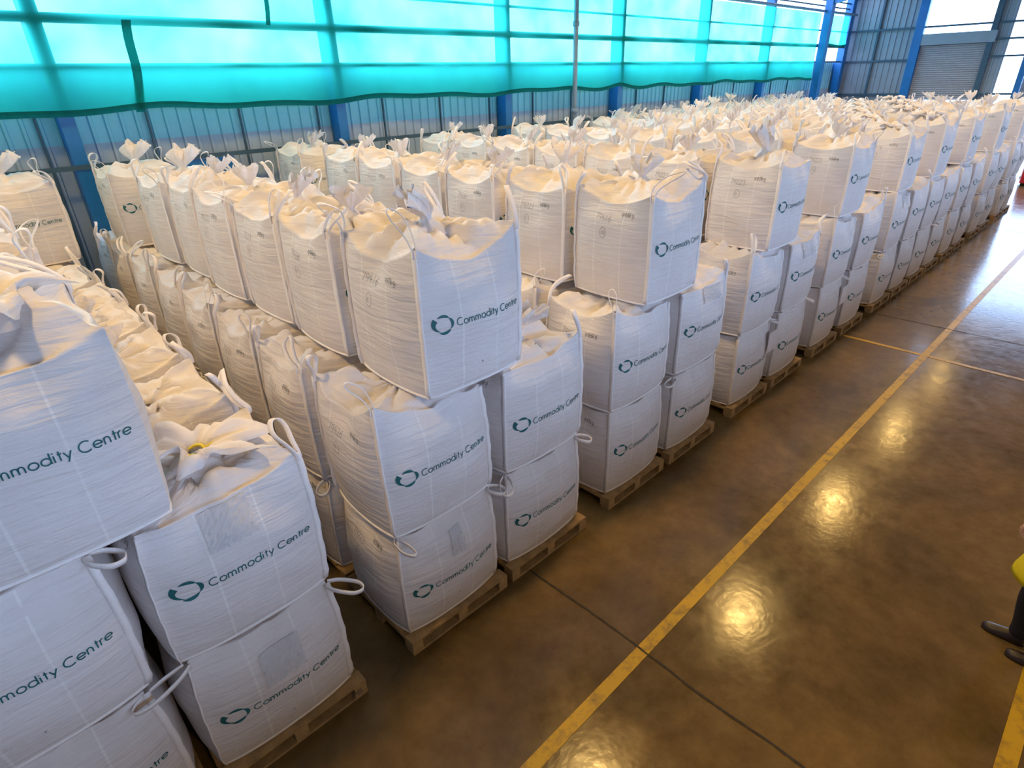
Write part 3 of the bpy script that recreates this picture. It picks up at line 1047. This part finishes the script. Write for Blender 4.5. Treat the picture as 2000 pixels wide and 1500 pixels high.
def writing(rs, h):
    """weight near the front corner and a lot number with a ringed count beside it, on the -x face (u runs towards -y)"""
    a = ['994kg', '996kg', '997kg', '993kg'][rs.randint(4)]
    b = ['79223', '79426', '79416', '79223'][rs.randint(4)]
    out = pen(a, 0.13, h * 0.80 + 0.01 * rs.randn(), 0.040, 0.004, 0.12)
    out += pen(b, -0.16, h * 0.77, 0.055, 0.003, -0.04)
    c = arc(-0.05, h * 0.66, 0.035, 0.05, 0, 360, 20)
    out.append((c, 0.003))
    out += pen(str(rs.choice(['9', '10', '6', '3'])), -0.075, h * 0.645, 0.035, 0.003, 0)
    return out

# ---- one bag kind = the meshes of a bag and of its parts
class Kit:
    pass
def make_kit(seed, straps, spout=None, logo=0.54, write=False, tie=False, pouch=None, card=None, **kw):
    b = Bag(seed, **kw)
    k = Kit()
    k.bag = b
    k.body = b.body()
    k.parts = []
    for c, style, lean, tall in straps:
        k.parts.append(('lifting_loop' if style != 'none' else 'corner_strap', b.strap(c, style, lean, tall), None))
    k.parts.append(('base_piping', b.piping(), None))
    if logo:
        k.parts.append(('printed_logo', b.marks('printed_logo', 0, logo_strokes(b.w, logo * b.h), INK), 'teal emblem and lettering'))
    if write:
        k.parts.append(('marker_writing', b.marks('marker_writing', 3, writing(np.random.RandomState(seed + 5), b.h), PEN, 0.005), 'grey handwritten weight and number'))
    if spout is not None:
        k.parts.append(('tied_spout', b.spout(*spout), None))
        if tie:
            k.parts.append(('yellow_tie', b.tie(spout[1]), 'yellow cord'))
    if pouch:
        x0, x1, z0, z1, sl = pouch
        rs = np.random.RandomState(seed)
        uu, vv = np.meshgrid(np.linspace(x0, x1, 17), np.linspace(z0, z1, 14), indexing='ij')
        P = b.on_face(0, uu, vv + (uu - x0) * sl, 0.012)
        P[..., 1] -= 0.010 * rs.rand(*uu.shape)
        k.parts.append(('plastic_pouch', MB().grid(P).mesh('plastic_pouch', POUCH, False, fix=False), 'clear crinkled plastic'))
    if card:
        x0, x1, z0, z1 = card
        P = [b.on_face(0, np.array(x), np.array(z), 0.02) for x, z in ((x0, z0), (x1, z0), (x1, z1), (x0, z1))]
        yy = min(p[1] for p in P)
        k.parts.append(('blank_card', MB().box((x0, yy - 0.006, z0), (x1, yy, z1)).mesh('blank_card', CARD), 'plain grey white card'))
    return k

def place(kit, x, y, z, rot=0.0, label=None, group='white printed bulk bags stacked in rows', parts=True):
    """x, y: middle of the base"""
    o = link('bulk_bag', kit.body, None, (x, y, z), (0, 0, rot))
    tag(o, label, 'bag', group)
    if parts:
        for n, me, lab in kit.parts:
            c = link(n, me, o)
            if lab:
                c['label'] = lab
    return o

# ---- pallets
def board(lo, hi):
    return MB().box(lo, hi).mesh('deck_board', WOOD)
PW, PD = 1.06, 1.04
P_DECK = [('deck_board', MB().box((-PW / 2, y - 0.055, 0.122), (PW / 2, y + 0.055, 0.145)).mesh('deck_board', WOOD)) for y in np.linspace(-PD / 2 + 0.055, PD / 2 - 0.055, 6)]
P_STR = [('stringer_board', MB().box((x - 0.05, -PD / 2, 0.10), (x + 0.05, PD / 2, 0.122)).mesh('stringer_board', WOOD)) for x in (-PW / 2 + 0.05, 0, PW / 2 - 0.05)]
P_BLK = [('block', MB().box((x - 0.05, y - 0.06, 0.022), (x + 0.05, y + 0.06, 0.10)).mesh('block', WOOD)) for x in (-PW / 2 + 0.05, 0, PW / 2 - 0.05) for y in (-PD / 2 + 0.06, 0, PD / 2 - 0.06)]
P_BOT = [('bottom_board', MB().box((-PW / 2, y - 0.05, 0.0), (PW / 2, y + 0.05, 0.022)).mesh('bottom_board', WOOD)) for y in (-PD / 2 + 0.05, 0, PD / 2 - 0.05)]
PALL_ONE = MB()
for _, me in P_DECK + P_STR + P_BLK + P_BOT:
    PALL_ONE.add([v.co for v in me.vertices], [tuple(p.vertices) for p in me.polygons])
PALL_ONE = PALL_ONE.mesh('wooden_pallet', WOOD)

def pallet(x, y, label, full=True):
    if full:
        r = empty('wooden_pallet', (x, y, 0.0))
        for n, me in P_DECK + P_STR + P_BLK + P_BOT:
            link(n, me, r)
    else:
        r = link('wooden_pallet', PALL_ONE, None, (x, y, 0.0))
    tag(r, label, 'pallet', 'wooden pallets under the bulk bags')
    return r

# ---- bag kinds
UP = lambda rs, t=0.2: (rs.randn() * 0.05, rs.randn() * 0.05)
def straps_up(seed, which=(0, 1, 2, 3), t0=0.12, t1=0.22):
    rs = np.random.RandomState(seed + 77)
    return [(c, 'up', (rs.randn() * 0.09, rs.randn() * 0.09), t0 + (t1 - t0) * rs.rand()) for c in which]

TOP = []
for i in range(12):
    rs = np.random.RandomState(100 + i)
    pk = tuple(0.03 + 0.06 * rs.rand(4))
    TOP.append(make_kit(100 + i, straps_up(100 + i), (int(rs.choice([0, 0, 1, 2])), 0.9 + 0.35 * rs.rand()), logo=0.55 + 0.02 * rs.randn(), write=True,
                        w=0.90 + 0.02 * rs.rand(), d=0.87, h=1.0 + 0.03 * rs.randn(), bulge=0.055, peaks=pk, sag=0.035 + 0.04 * rs.rand(), mound=0.03 + 0.05 * rs.rand(), taper=0.012))
Z1, Z2, Z3 = 0.145, 1.165, 2.205
BOT = []
for i in range(6):
    rs = np.random.RandomState(200 + i)
    st = [(c, 'out' if (c + i) % 3 == 0 else 'none', (rs.randn() * 0.03, rs.randn() * 0.03), 0) for c in (0, 1)]
    BOT.append(make_kit(200 + i, st, None, logo=0.50 + 0.02 * rs.randn(), write=(i % 2 == 0), w=0.95, d=0.85, h=1.0, bulge=0.066, peaks=(0.0,) * 4, sag=0.02, mound=0.0, taper=0.05, pleat=0.02, topclip=1.015,
                        card=(0.30, 0.56, 0.55, 0.86) if i == 5 else None))
def mid_kit(seed, col, clip, spout, pk=0.09, **kw):
    rs = np.random.RandomState(seed)
    if col == 0:
        peaks, up, outw = (pk + 0.04 * rs.rand() * (pk > 0), -0.03, -0.03, pk), (0, 3), (1,)
    else:
        peaks, up, outw = (-0.03, pk, pk + 0.03 * rs.rand(), -0.03), (1, 2), (0,)
    st = (straps_up(seed, up, 0.15, 0.22) if pk else [(c, 'none', (0, 0), 0) for c in up]) + [(c, 'none', (0, 0), 0) for c in outw]
    d = dict(w=0.95, d=0.85, h=0.99, bulge=0.066, peaks=peaks, sag=0.04, mound=0.02, taper=0.04, clip=clip, pleat=0.045)
    d.update(kw)
    lg = d.pop('logo', 0.52 + 0.02 * rs.randn())
    return make_kit(seed, st, spout, logo=lg, write=d.pop('write', True), tie=d.pop('tie', False), pouch=d.pop('pouch', None), **d)
MID0 = [mid_kit(300 + i, 0, (-0.25, 9, 1.03), None) for i in range(5)]
MID0C = [mid_kit(350 + i, 0, (-9, 9, 1.03), None, pk=0.0) for i in range(2)]
MID0F = [mid_kit(340 + i, 0, (-0.44, 9, 1.03), None) for i in range(3)]
MID1 = [mid_kit(320 + i, 1, (-9, -0.02, 1.03), (2 if i % 2 else 0, 0.95)) for i in range(5)]
LOWK = make_kit(400, [], None, logo=0, w=0.90, d=0.90, h=0.99, bulge=0.02, peaks=(0.0,) * 4, sag=0.0, mound=0.0, taper=0.05, pleat=0.01, low=True, topclip=1.0)
LOWK.parts = []
SIDE1 = [make_kit(420 + i, [(0, 'out', (0, 0), 0), (3, 'out', (0, 0), 0)], None, logo=0, write=True, w=0.95, d=0.85, h=1.0, bulge=0.066, peaks=(0,) * 4, sag=0.02, mound=0, taper=0.05, pleat=0.02, topclip=1.015) for i in range(2)]

# ---- the rows: front edge of the stacks at y = YF, pitch PY towards the netted wall
YF, PY = 3.02, 1.045
ROWS = [  # first column x, second column x, top tier x (left edges of the 0.95 bags), tops, gap of the last top bag
    ('leftmost', -0.99, 0.14, -0.56, 6, None),
    ('second', 1.64, 2.77, 2.03, 6, (-0.22, 9.78)),
    ('third', 4.22, 5.40, 4.64, 6, (0.05, 10.05)),
    ('fourth', 6.92, 8.12, 7.27, 7, None),
    ('fifth', 9.60, 10.86, 9.85, 7, None),
    ('sixth', 12.42, 13.60, 12.60, 7, None),
    ('seventh', 14.78, 15.95, 14.85, 8, None),
    ('eighth', 17.30, 18.50, 17.35, 8, None),
    ('ninth', 20.20, 21.40, 20.40, 8, None),
    ('tenth', 23.25, 24.40, 23.45, 8, None),
]
ORD = ['at the aisle', 'second in from the aisle', 'third in from the aisle', 'fourth in from the aisle', 'fifth in from the aisle', 'sixth in from the aisle', 'seventh in from the aisle', 'eighth in from the aisle']
HID = 'white bulk bag packed out of sight inside the stacked rows under the top tier'

# kinds made for the stacks that show largest
BIG = {
    ('leftmost', 3, 0): make_kit(511, straps_up(511, (0, 2, 3)), (2, 1.15, (0.10, -0.13, 0.03)), logo=0.56, write=False, w=0.93, d=0.88, h=1.03, bulge=0.055, peaks=(0.1, 0.03, 0.06, 0.06), sag=0.07, mound=0.05, taper=0.02),
    ('leftmost', 2, 1): mid_kit(522, 1, (-9, -0.07, 1.03), (2, 1.3), tie=True, pouch=(-0.16, 0.12, 0.70, 0.93, 0.05), pk=0.07, logo=0.53, pleat=0.06, d=0.81),
    ('leftmost', 1, 1): make_kit(533, [(0, 'out', (-0.16, 0.02), 0), (1, 'out', (0.05, -0.06), 0)], None, logo=0.44, write=False, w=0.95, d=0.85, h=1.0, bulge=0.068, peaks=(0,) * 4, sag=0.03, mound=0, taper=0.05, pleat=0.02, topclip=1.015, pouch=(-0.10, 0.17, 0.55, 0.82, 0.06)),
    ('leftmost', 2, 0): make_kit(544, [(0, 'out', (0, 0), 0), (1, 'out', (0.02, 0), 0)], None, logo=0.52, w=0.95, d=0.85, h=1.0, bulge=0.068, peaks=(0,) * 4, sag=0.03, mound=0, taper=0.05, pleat=0.03, clip=(-0.1, 9, 1.03)),
    ('second', 3, 0): make_kit(555, straps_up(555, (0, 1, 2, 3), 0.2, 0.26), (0, 1.1), logo=0.55, write=True, w=0.89, d=0.88, h=1.0, bulge=0.055, peaks=(0.09, 0.12, 0.06, 0.08), sag=0.075, mound=0.06, taper=0.012, pleat=0.055),
    ('second', 2, 0): mid_kit(566, 0, (-0.17, 9, 1.03), None, pk=0.12, logo=0.53, pleat=0.05),
    ('second', 2, 1): mid_kit(577, 1, (-9, -0.16, 1.03), (1, 1.1), pk=0.08, logo=0.47, pleat=0.06),
    ('second', 1, 0): make_kit(588, [(0, 'out', (0.10, -0.06), 0), (1, 'out', (0, 0), 0)], None, logo=0.42, write=True, w=0.95, d=0.85, h=1.0, bulge=0.068, peaks=(0,) * 4, sag=0.03, mound=0, taper=0.06, pleat=0.02, topclip=1.015, pouch=(-0.03, 0.10, 0.62, 0.86, 0.05)),
    ('second', 1, 1): make_kit(599, [(0, 'out', (-0.02, -0.05), 0), (1, 'out', (0, 0), 0)], None, logo=0.47, write=False, w=0.95, d=0.85, h=1.0, bulge=0.068, peaks=(0,) * 4, sag=0.02, mound=0, taper=0.05, pleat=0.02, topclip=1.015),
    ('third', 3, 0): make_kit(601, straps_up(601), (0, 0.95), logo=0.54, write=True, w=0.89, d=0.88, h=1.0, bulge=0.055, peaks=(0.05, 0.13, 0.08, 0.07), sag=0.07, mound=0.05, taper=0.012, pleat=0.05),
    ('fourth', 3, 0): make_kit(612, straps_up(612, (0, 2, 3)), (1, 1.35), logo=0.53, write=True, w=0.88, d=0.84, h=1.01, bulge=0.055, peaks=(0.05, 0.0, 0.05, 0.05), sag=0.05, mound=0.05, taper=0.03),
    ('third', 2, 1): mid_kit(623, 1, (-9, -0.3, 1.03), (0, 0.8), pk=0.05, logo=0.52, pouch=(-0.1, 0.3, 0.78, 0.94, 0.0)),
    ('fourth', 2, 1): mid_kit(634, 1, (-9, -0.3, 1.03), (0, 0.8), pk=0.03, logo=0.52, pouch=(-0.2, 0.3, 0.74, 0.95, 0.0)),
    ('sixth', 2, 0): mid_kit(645, 0, (-0.44, 9, 1.03), None, pk=0.08, logo=0.5, pouch=(-0.1, 0.4, 0.75, 0.95, 0.0)),
}
EXTRA = {
    ('leftmost', 2, 1): 'white bulk bag with clear pouch and yellow tied top, middle tier of leftmost row',
    ('leftmost', 1, 1): 'white bulk bag on pallet with square clear pouch over its lettering, bottom tier, leftmost row',
    ('second', 1, 0): 'white bulk bag with small shiny pouch above its lettering, bottom tier, second row',
    ('second', 3, 0): 'white bulk bag crowning the second row at the aisle, above two stacked pairs',
    ('fourth', 3, 0): 'white bulk bag with tall fanned spout crowning the fourth row at the aisle',
}

rnd = random.Random(5)
HB, HP = MB(), MB()
def heap(mb, me, x, y, z):
    mb.add([(v.co.x + x, v.co.y + y, v.co.z + z) for v in me.vertices], [tuple(p.vertices) for p in me.polygons])
for ri, (rname, xa, xb, xt, nt, gap) in enumerate(ROWS):
    depth = 7 if rname == 'twelfth' else 8
    for ci, xc in enumerate((xa, xb)):
        stk = ('first', 'second')[ci]
        for i in range(depth):
            cx, cy = xc + 0.475, YF + 0.475 + PY * i + (0.03 if i else 0)
            jx, jr = rnd.uniform(-0.015, 0.015), rnd.uniform(-0.02, 0.02)
            front = i == 0
            # --- pallet
            if front:
                pl = pallet(cx + 0.01, cy + 0.0, 'wooden pallet under the %s stack of the %s row, at the aisle' % (stk, rname))
                if rname == 'leftmost' and ci == 1:
                    mk = MB()
                    for pts, wd in pen('M5', 0.42, 0.035, 0.052, 0.006, 0):
                        tn = np.gradient(pts, axis=0)
                        tn /= np.linalg.norm(tn, axis=1, keepdims=True) + 1e-9
                        nn = np.stack([-tn[:, 1], tn[:, 0]], 1) * 0.0035
                        mk.grid([[(p[0], -PD / 2 - 0.002, p[1]) for p in pts + nn], [(p[0], -PD / 2 - 0.002, p[1]) for p in pts - nn]])
                    link('marker_writing', mk.mesh('marker_writing', PEN, fix=False), pl)['label'] = 'dark hand-marked letters on the block'
            else:
                shown = rname == 'second' and ci == 0 and i < 4
                if shown:
                    pallet(cx + 0.01, cy, 'wooden pallet in the gap beside the leftmost row, %s' % ORD[i], full=False)
                else:
                    heap(HP, PALL_ONE, cx + 0.01, cy, 0.0)
            # --- bottom tier
            lab = EXTRA.get((rname, 1, ci)) if front else None
            if lab is None:
                lab = 'white bulk bag, bottom tier, %s stack, %s row, %s' % (stk, rname, ORD[i])
            if front:
                kit = BIG.get((rname, 1, ci)) or BOT[(ri * 2 + ci) % 5 if (rname, ci) not in (('fourth', 0), ('fifth', 0)) else 5]
                place(kit, cx, cy, Z1, jr * 0.6, lab)
            elif rname == 'second' and ci == 0 and i < 6:
                place(SIDE1[i % 2], cx + jx, cy, Z1, jr, lab)
            else:
                heap(HB, LOWK.body, cx, cy, Z1)
            # --- middle tier
            lab = EXTRA.get((rname, 2, ci)) if front else None
            if lab is None:
                lab = 'white bulk bag, middle tier, %s stack, %s row, %s' % (stk, rname, ORD[i])
            if front:
                kit = BIG.get((rname, 2, ci)) or ((MID0C[ri % 2] if ri in (6, 7) else MID0F[ri % 3] if ri >= 4 else MID0[ri % 5]) if ci == 0 else MID1[ri % 5])
                place(kit, cx + jx * 0.5, cy, Z2, jr * 0.6, lab)
            elif (rname == 'leftmost' and ci == 1) or (rname == 'second' and ci == 0) or i <= 1:
                kit = (MID0C[i % 2] if ri in (6, 7) else MID0F[(ri + i) % 3] if ri >= 4 else MID0[(ri + i * 2 + 1) % 5]) if ci == 0 else MID0C[i % 2] if ri == 0 and i >= 6 else MID1[(ri + i * 2 + 1) % 5]
                place(kit, cx + jx, cy, Z2, jr, lab)
            else:
                heap(HB, LOWK.body, cx, cy, Z2)
    # --- top tier
    for i in range(nt):
        cx, cy = xt + 0.455 + (0 if i == 0 else rnd.uniform(-0.03, 0.05)), YF + 0.46 + PY * i + (0.09 if ri >= 4 else 0) + (0.03 if i else 0)
        lab = EXTRA.get((rname, 3, 0)) if i == 0 else None
        if lab is None:
            lab = 'white bulk bag, top tier of the %s row, %s' % (rname, ORD[i])
        kit = (BIG.get((rname, 3, 0)) if i == 0 else None) or TOP[(ri * 5 + i * 7) % 12]
        place(kit, cx, cy, Z3, 0 if i == 0 else rnd.uniform(-0.035, 0.035), lab)
    if gap:
        place(TOP[(ri * 3 + 1) % 12], xt + 0.455 + gap[0], gap[1] + 0.46, Z3, rnd.uniform(-0.03, 0.02), 'white bulk bag, top tier of the %s row, standing apart beside the blue wall' % rname)
place(TOP[4], 0.70, 9.62 + 0.47, Z3, 0.02, 'white bulk bag, top tier of the leftmost row, standing apart beside the first blue column')

o = link('bulk_bag_filling', HB.mesh('bulk_bag_filling', FAB, True))
tag(o, 'white bulk bags filling the inside of the stacked rows', 'bags', None, 'stuff')
o = link('pallet_filling', HP.mesh('pallet_filling', WOOD))
tag(o, 'wooden pallets under the inside of the stacked rows', 'pallets', None, 'stuff')
# ------------------------------------------------------------------ machine glimpsed past the tenth row
r = empty('pallet_truck', (31.3, 3.3, 0), 0.2)
tag(r, 'red pallet truck beside the far doorway, past the last row of bags', 'truck')
link('mast', MB().box((-0.3, -0.35, 0.1), (0.0, 0.35, 0.75)).box((-0.3, -0.3, 0.75), (-0.2, 0.3, 1.2)).mesh('mast', RED), r)
link('fork', MB().box((0.0, -0.3, 0.12), (1.0, -0.15, 0.2)).mesh('fork', RUBBER), r)
link('fork', MB().box((0.0, 0.15, 0.12), (1.0, 0.3, 0.2)).mesh('fork', RUBBER), r)
link('wheel', MB().tube([(-0.15, -0.3, 0.12), (-0.15, 0.3, 0.12)], 0.12, 16).mesh('wheel', RUBBER, True), r)

# ------------------------------------------------------------------ person at the picture edge
def skin_chain(name, joints, edges, m, sub=2, parent=None, root=0):
    me = bpy.data.meshes.new(name)
    me.from_pydata([j[0] for j in joints], edges, [])
    o = link(name, me, parent)
    sk = o.modifiers.new('skin', 'SKIN')
    for i, j in enumerate(joints):
        rr = j[1]
        me.skin_vertices[0].data[i].radius = rr if isinstance(rr, tuple) else (rr, rr)
        me.skin_vertices[0].data[i].use_root = (i == root)
    sk.use_smooth_shade = True
    ss = o.modifiers.new('sub', 'SUBSURF')
    ss.levels = ss.render_levels = sub
    me.materials.append(m)
    return o

def person():
    # local: facing -Y, x to the person's left... built facing +Y in world through the rotation below
    p = empty('person', (5.10, -0.42, 0))
    tag(p, 'person in yellow hi-vis jacket, black trousers and dark shoes at the picture edge', 'person')
    J = [((0, 0, 0.95), (0.13, 0.10)), ((0, 0.0, 1.15), (0.125, 0.095)), ((0, -0.01, 1.36), (0.15, 0.10)), ((0, 0, 1.47), (0.07, 0.065)), ((0, 0.015, 1.55), (0.055, 0.055)),
         ((0, 0.03, 1.62), (0.075, 0.085)), ((0, 0.03, 1.70), (0.078, 0.09)), ((0, 0.02, 1.755), (0.05, 0.06)),
         ((0.17, 0, 1.41), 0.06), ((0.21, 0.02, 1.14), 0.045), ((0.13, 0.19, 1.08), 0.036), ((0.07, 0.235, 1.09), (0.03, 0.022)),
         ((-0.17, 0, 1.41), 0.06), ((-0.23, 0.02, 1.14), 0.045), ((-0.11, 0.18, 1.06), 0.036), ((-0.04, 0.235, 1.07), (0.03, 0.022)),
         ((0.09, 0.0, 0.86), 0.088), ((0.09, 0.05, 0.48), 0.058), ((0.09, 0.0, 0.10), 0.040), ((0.09, 0.09, 0.035), 0.02),
         ((-0.10, 0.0, 0.86), 0.088), ((-0.10, -0.09, 0.48), 0.058), ((-0.10, -0.19, 0.10), 0.040), ((-0.10, -0.10, 0.035), 0.02)]
    E_ = [(0, 1), (1, 2), (2, 3), (3, 4), (4, 5), (5, 6), (6, 7), (2, 8), (8, 9), (9, 10), (10, 11), (2, 12), (12, 13), (13, 14), (14, 15), (0, 16), (16, 17), (17, 18), (18, 19), (0, 20), (20, 21), (21, 22), (22, 23)]
    body = skin_chain('body', J, E_, SKIN, 2, p)
    for sx, (hx, hy, hz) in ((1, (0.07, 0.235, 1.09)), (-1, (-0.04, 0.235, 1.07))):
        for f in range(4):
            a = hx - sx * 0.02
            z = hz + 0.028 - f * 0.018
            ln = (0.034, 0.040, 0.038, 0.030)[f]
            skin_chain('finger', [((hx, hy, z), 0.010), ((a - sx * 0.02, hy + ln * 0.8, z), 0.009), ((a - sx * 0.055, hy + ln, z - 0.004), 0.009), ((a - sx * 0.075, hy + ln * 0.5, z - 0.006), 0.007)], [(0, 1), (1, 2), (2, 3)], SKIN, 1, body)
        skin_chain('thumb', [((hx, hy - 0.03, hz + 0.02), 0.011), ((hx - sx * 0.03, hy - 0.015, hz + 0.055), 0.011), ((hx - sx * 0.055, hy + 0.01, hz + 0.06), 0.009)], [(0, 1), (1, 2)], SKIN, 1, body)
    # face
    for sx in (-1, 1):
        skin_chain('eye', [((sx * 0.032, 0.112, 1.655), 0.010), ((sx * 0.034, 0.114, 1.655), 0.009)], [(0, 1)], mat('eye', (0.05, 0.04, 0.04), 0.2), 1, body)
        skin_chain('ear', [((sx * 0.078, 0.02, 1.64), 0.014), ((sx * 0.086, 0.012, 1.66), 0.013)], [(0, 1)], SKIN, 1, body)
    skin_chain('nose', [((0, 0.115, 1.65), 0.010), ((0, 0.135, 1.622), 0.013)], [(0, 1)], SKIN, 1, body)
    skin_chain('mouth', [((-0.024, 0.108, 1.59), 0.006), ((0, 0.115, 1.59), 0.008), ((0.024, 0.108, 1.59), 0.006)], [(0, 1), (1, 2)], mat('lips', (0.35, 0.12, 0.10), 0.5), 1, body)
    skin_chain('hair', [((0, -0.03, 1.64), (0.07, 0.05)), ((0, -0.01, 1.72), (0.085, 0.08)), ((0, 0.04, 1.765), (0.06, 0.06))], [(0, 1), (1, 2)], HAIR, 2, p)
    T = [((0, 0, 0.90), (0.135, 0.115))] + [((x, y, z), r_ + 0.014) for ((x, y, z), r_) in [(J[16][0], 0.088), (J[17][0], 0.062)]] + [((0.09, 0.0, 0.16), 0.075), ((0.09, 0.0, 0.055), 0.092)] + \
        [((x, y, z), r_ + 0.014) for ((x, y, z), r_) in [(J[20][0], 0.088), (J[21][0], 0.062)]] + [((-0.10, -0.185, 0.16), 0.075), ((-0.10, -0.19, 0.055), 0.092)]
    skin_chain('trousers', T, [(0, 1), (1, 2), (2, 3), (3, 4), (0, 5), (5, 6), (6, 7), (7, 8)], TROU, 2, p)
    # jacket: flared hem in front
    jr = [(0.73, 0.215, 0.185), (0.78, 0.215, 0.185), (0.95, 0.19, 0.155), (1.1, 0.175, 0.14), (1.25, 0.185, 0.14), (1.36, 0.20, 0.135), (1.44, 0.14, 0.10), (1.49, 0.085, 0.085)]
    mbj = MB()
    ang = np.linspace(0, 2 * math.pi, 33)[:-1]
    ring = lambda z, a, b, k=0.0: [(a * math.cos(t) * (1 + 0.02 * math.sin(6 * t + z * 9)), 0.012 + b * math.sin(t) * (1 + 0.02 * math.sin(5 * t)) + (0.05 * max(0, math.sin(t)) * max(0, 1.0 - z) * 2), z + k * math.cos(t)) for t in ang]
    mbj.grid([ring(*q) for q in jr], closed_v=True)
    jk = link('jacket', mbj.mesh('jacket', HIVIS, True), p)
    sm = jk.modifiers.new('thick', 'SOLIDIFY'); sm.thickness = 0.008
    mbb = MB()
    mbb.grid([ring(z, a + 0.006, b + 0.006) for z, a, b in ((0.915, 0.196, 0.162), (0.965, 0.189, 0.154))], closed_v=True)
    b_ = link('reflective_band', mbb.mesh('reflective_band', REFL, True), jk)
    sm = b_.modifiers.new('thick', 'SOLIDIFY'); sm.thickness = 0.004
    b_['label'] = 'grey reflective band'
    for s, ids in ((1, (8, 9, 10)), (-1, (12, 13, 14))):
        pts = [J[i][0] for i in ids]
        sl = skin_chain('sleeve', [((s * 0.10, 0, 1.41), 0.085), (pts[0], 0.082), (pts[1], 0.066), (tuple(np.array(pts[1]) * 0.25 + np.array(pts[2]) * 0.75), 0.055)], [(0, 1), (1, 2), (2, 3)], HIVIS, 2, jk)
    for x, y in ((0.09, 0.03), (-0.10, -0.16)):
        mbs = MB()
        L = []
        for s, w_, h_ in ((-0.085, 0.028, 0.06), (-0.06, 0.038, 0.085), (0.0, 0.042, 0.085), (0.06, 0.045, 0.065), (0.12, 0.047, 0.052), (0.17, 0.040, 0.045), (0.20, 0.022, 0.035)):
            L.append([(x + 1.15 * w_ * c * (1.0 if zf < 0.5 else 0.8), y + s, 0.003 + 1.25 * h_ * zf) for c, zf in ((-1, 0), (-1.05, 0.3), (-0.7, 0.85), (0, 1.0), (0.7, 0.85), (1.05, 0.3), (1, 0))])
        mbs.grid(L, closed_v=True)
        n = len(L) * 7
        mbs.f.append(tuple(range(7))[::-1]); mbs.f.append(tuple(range(n - 7, n)))
        link('shoe', mbs.mesh('shoe', SHOE, True), p)
    return p
person()
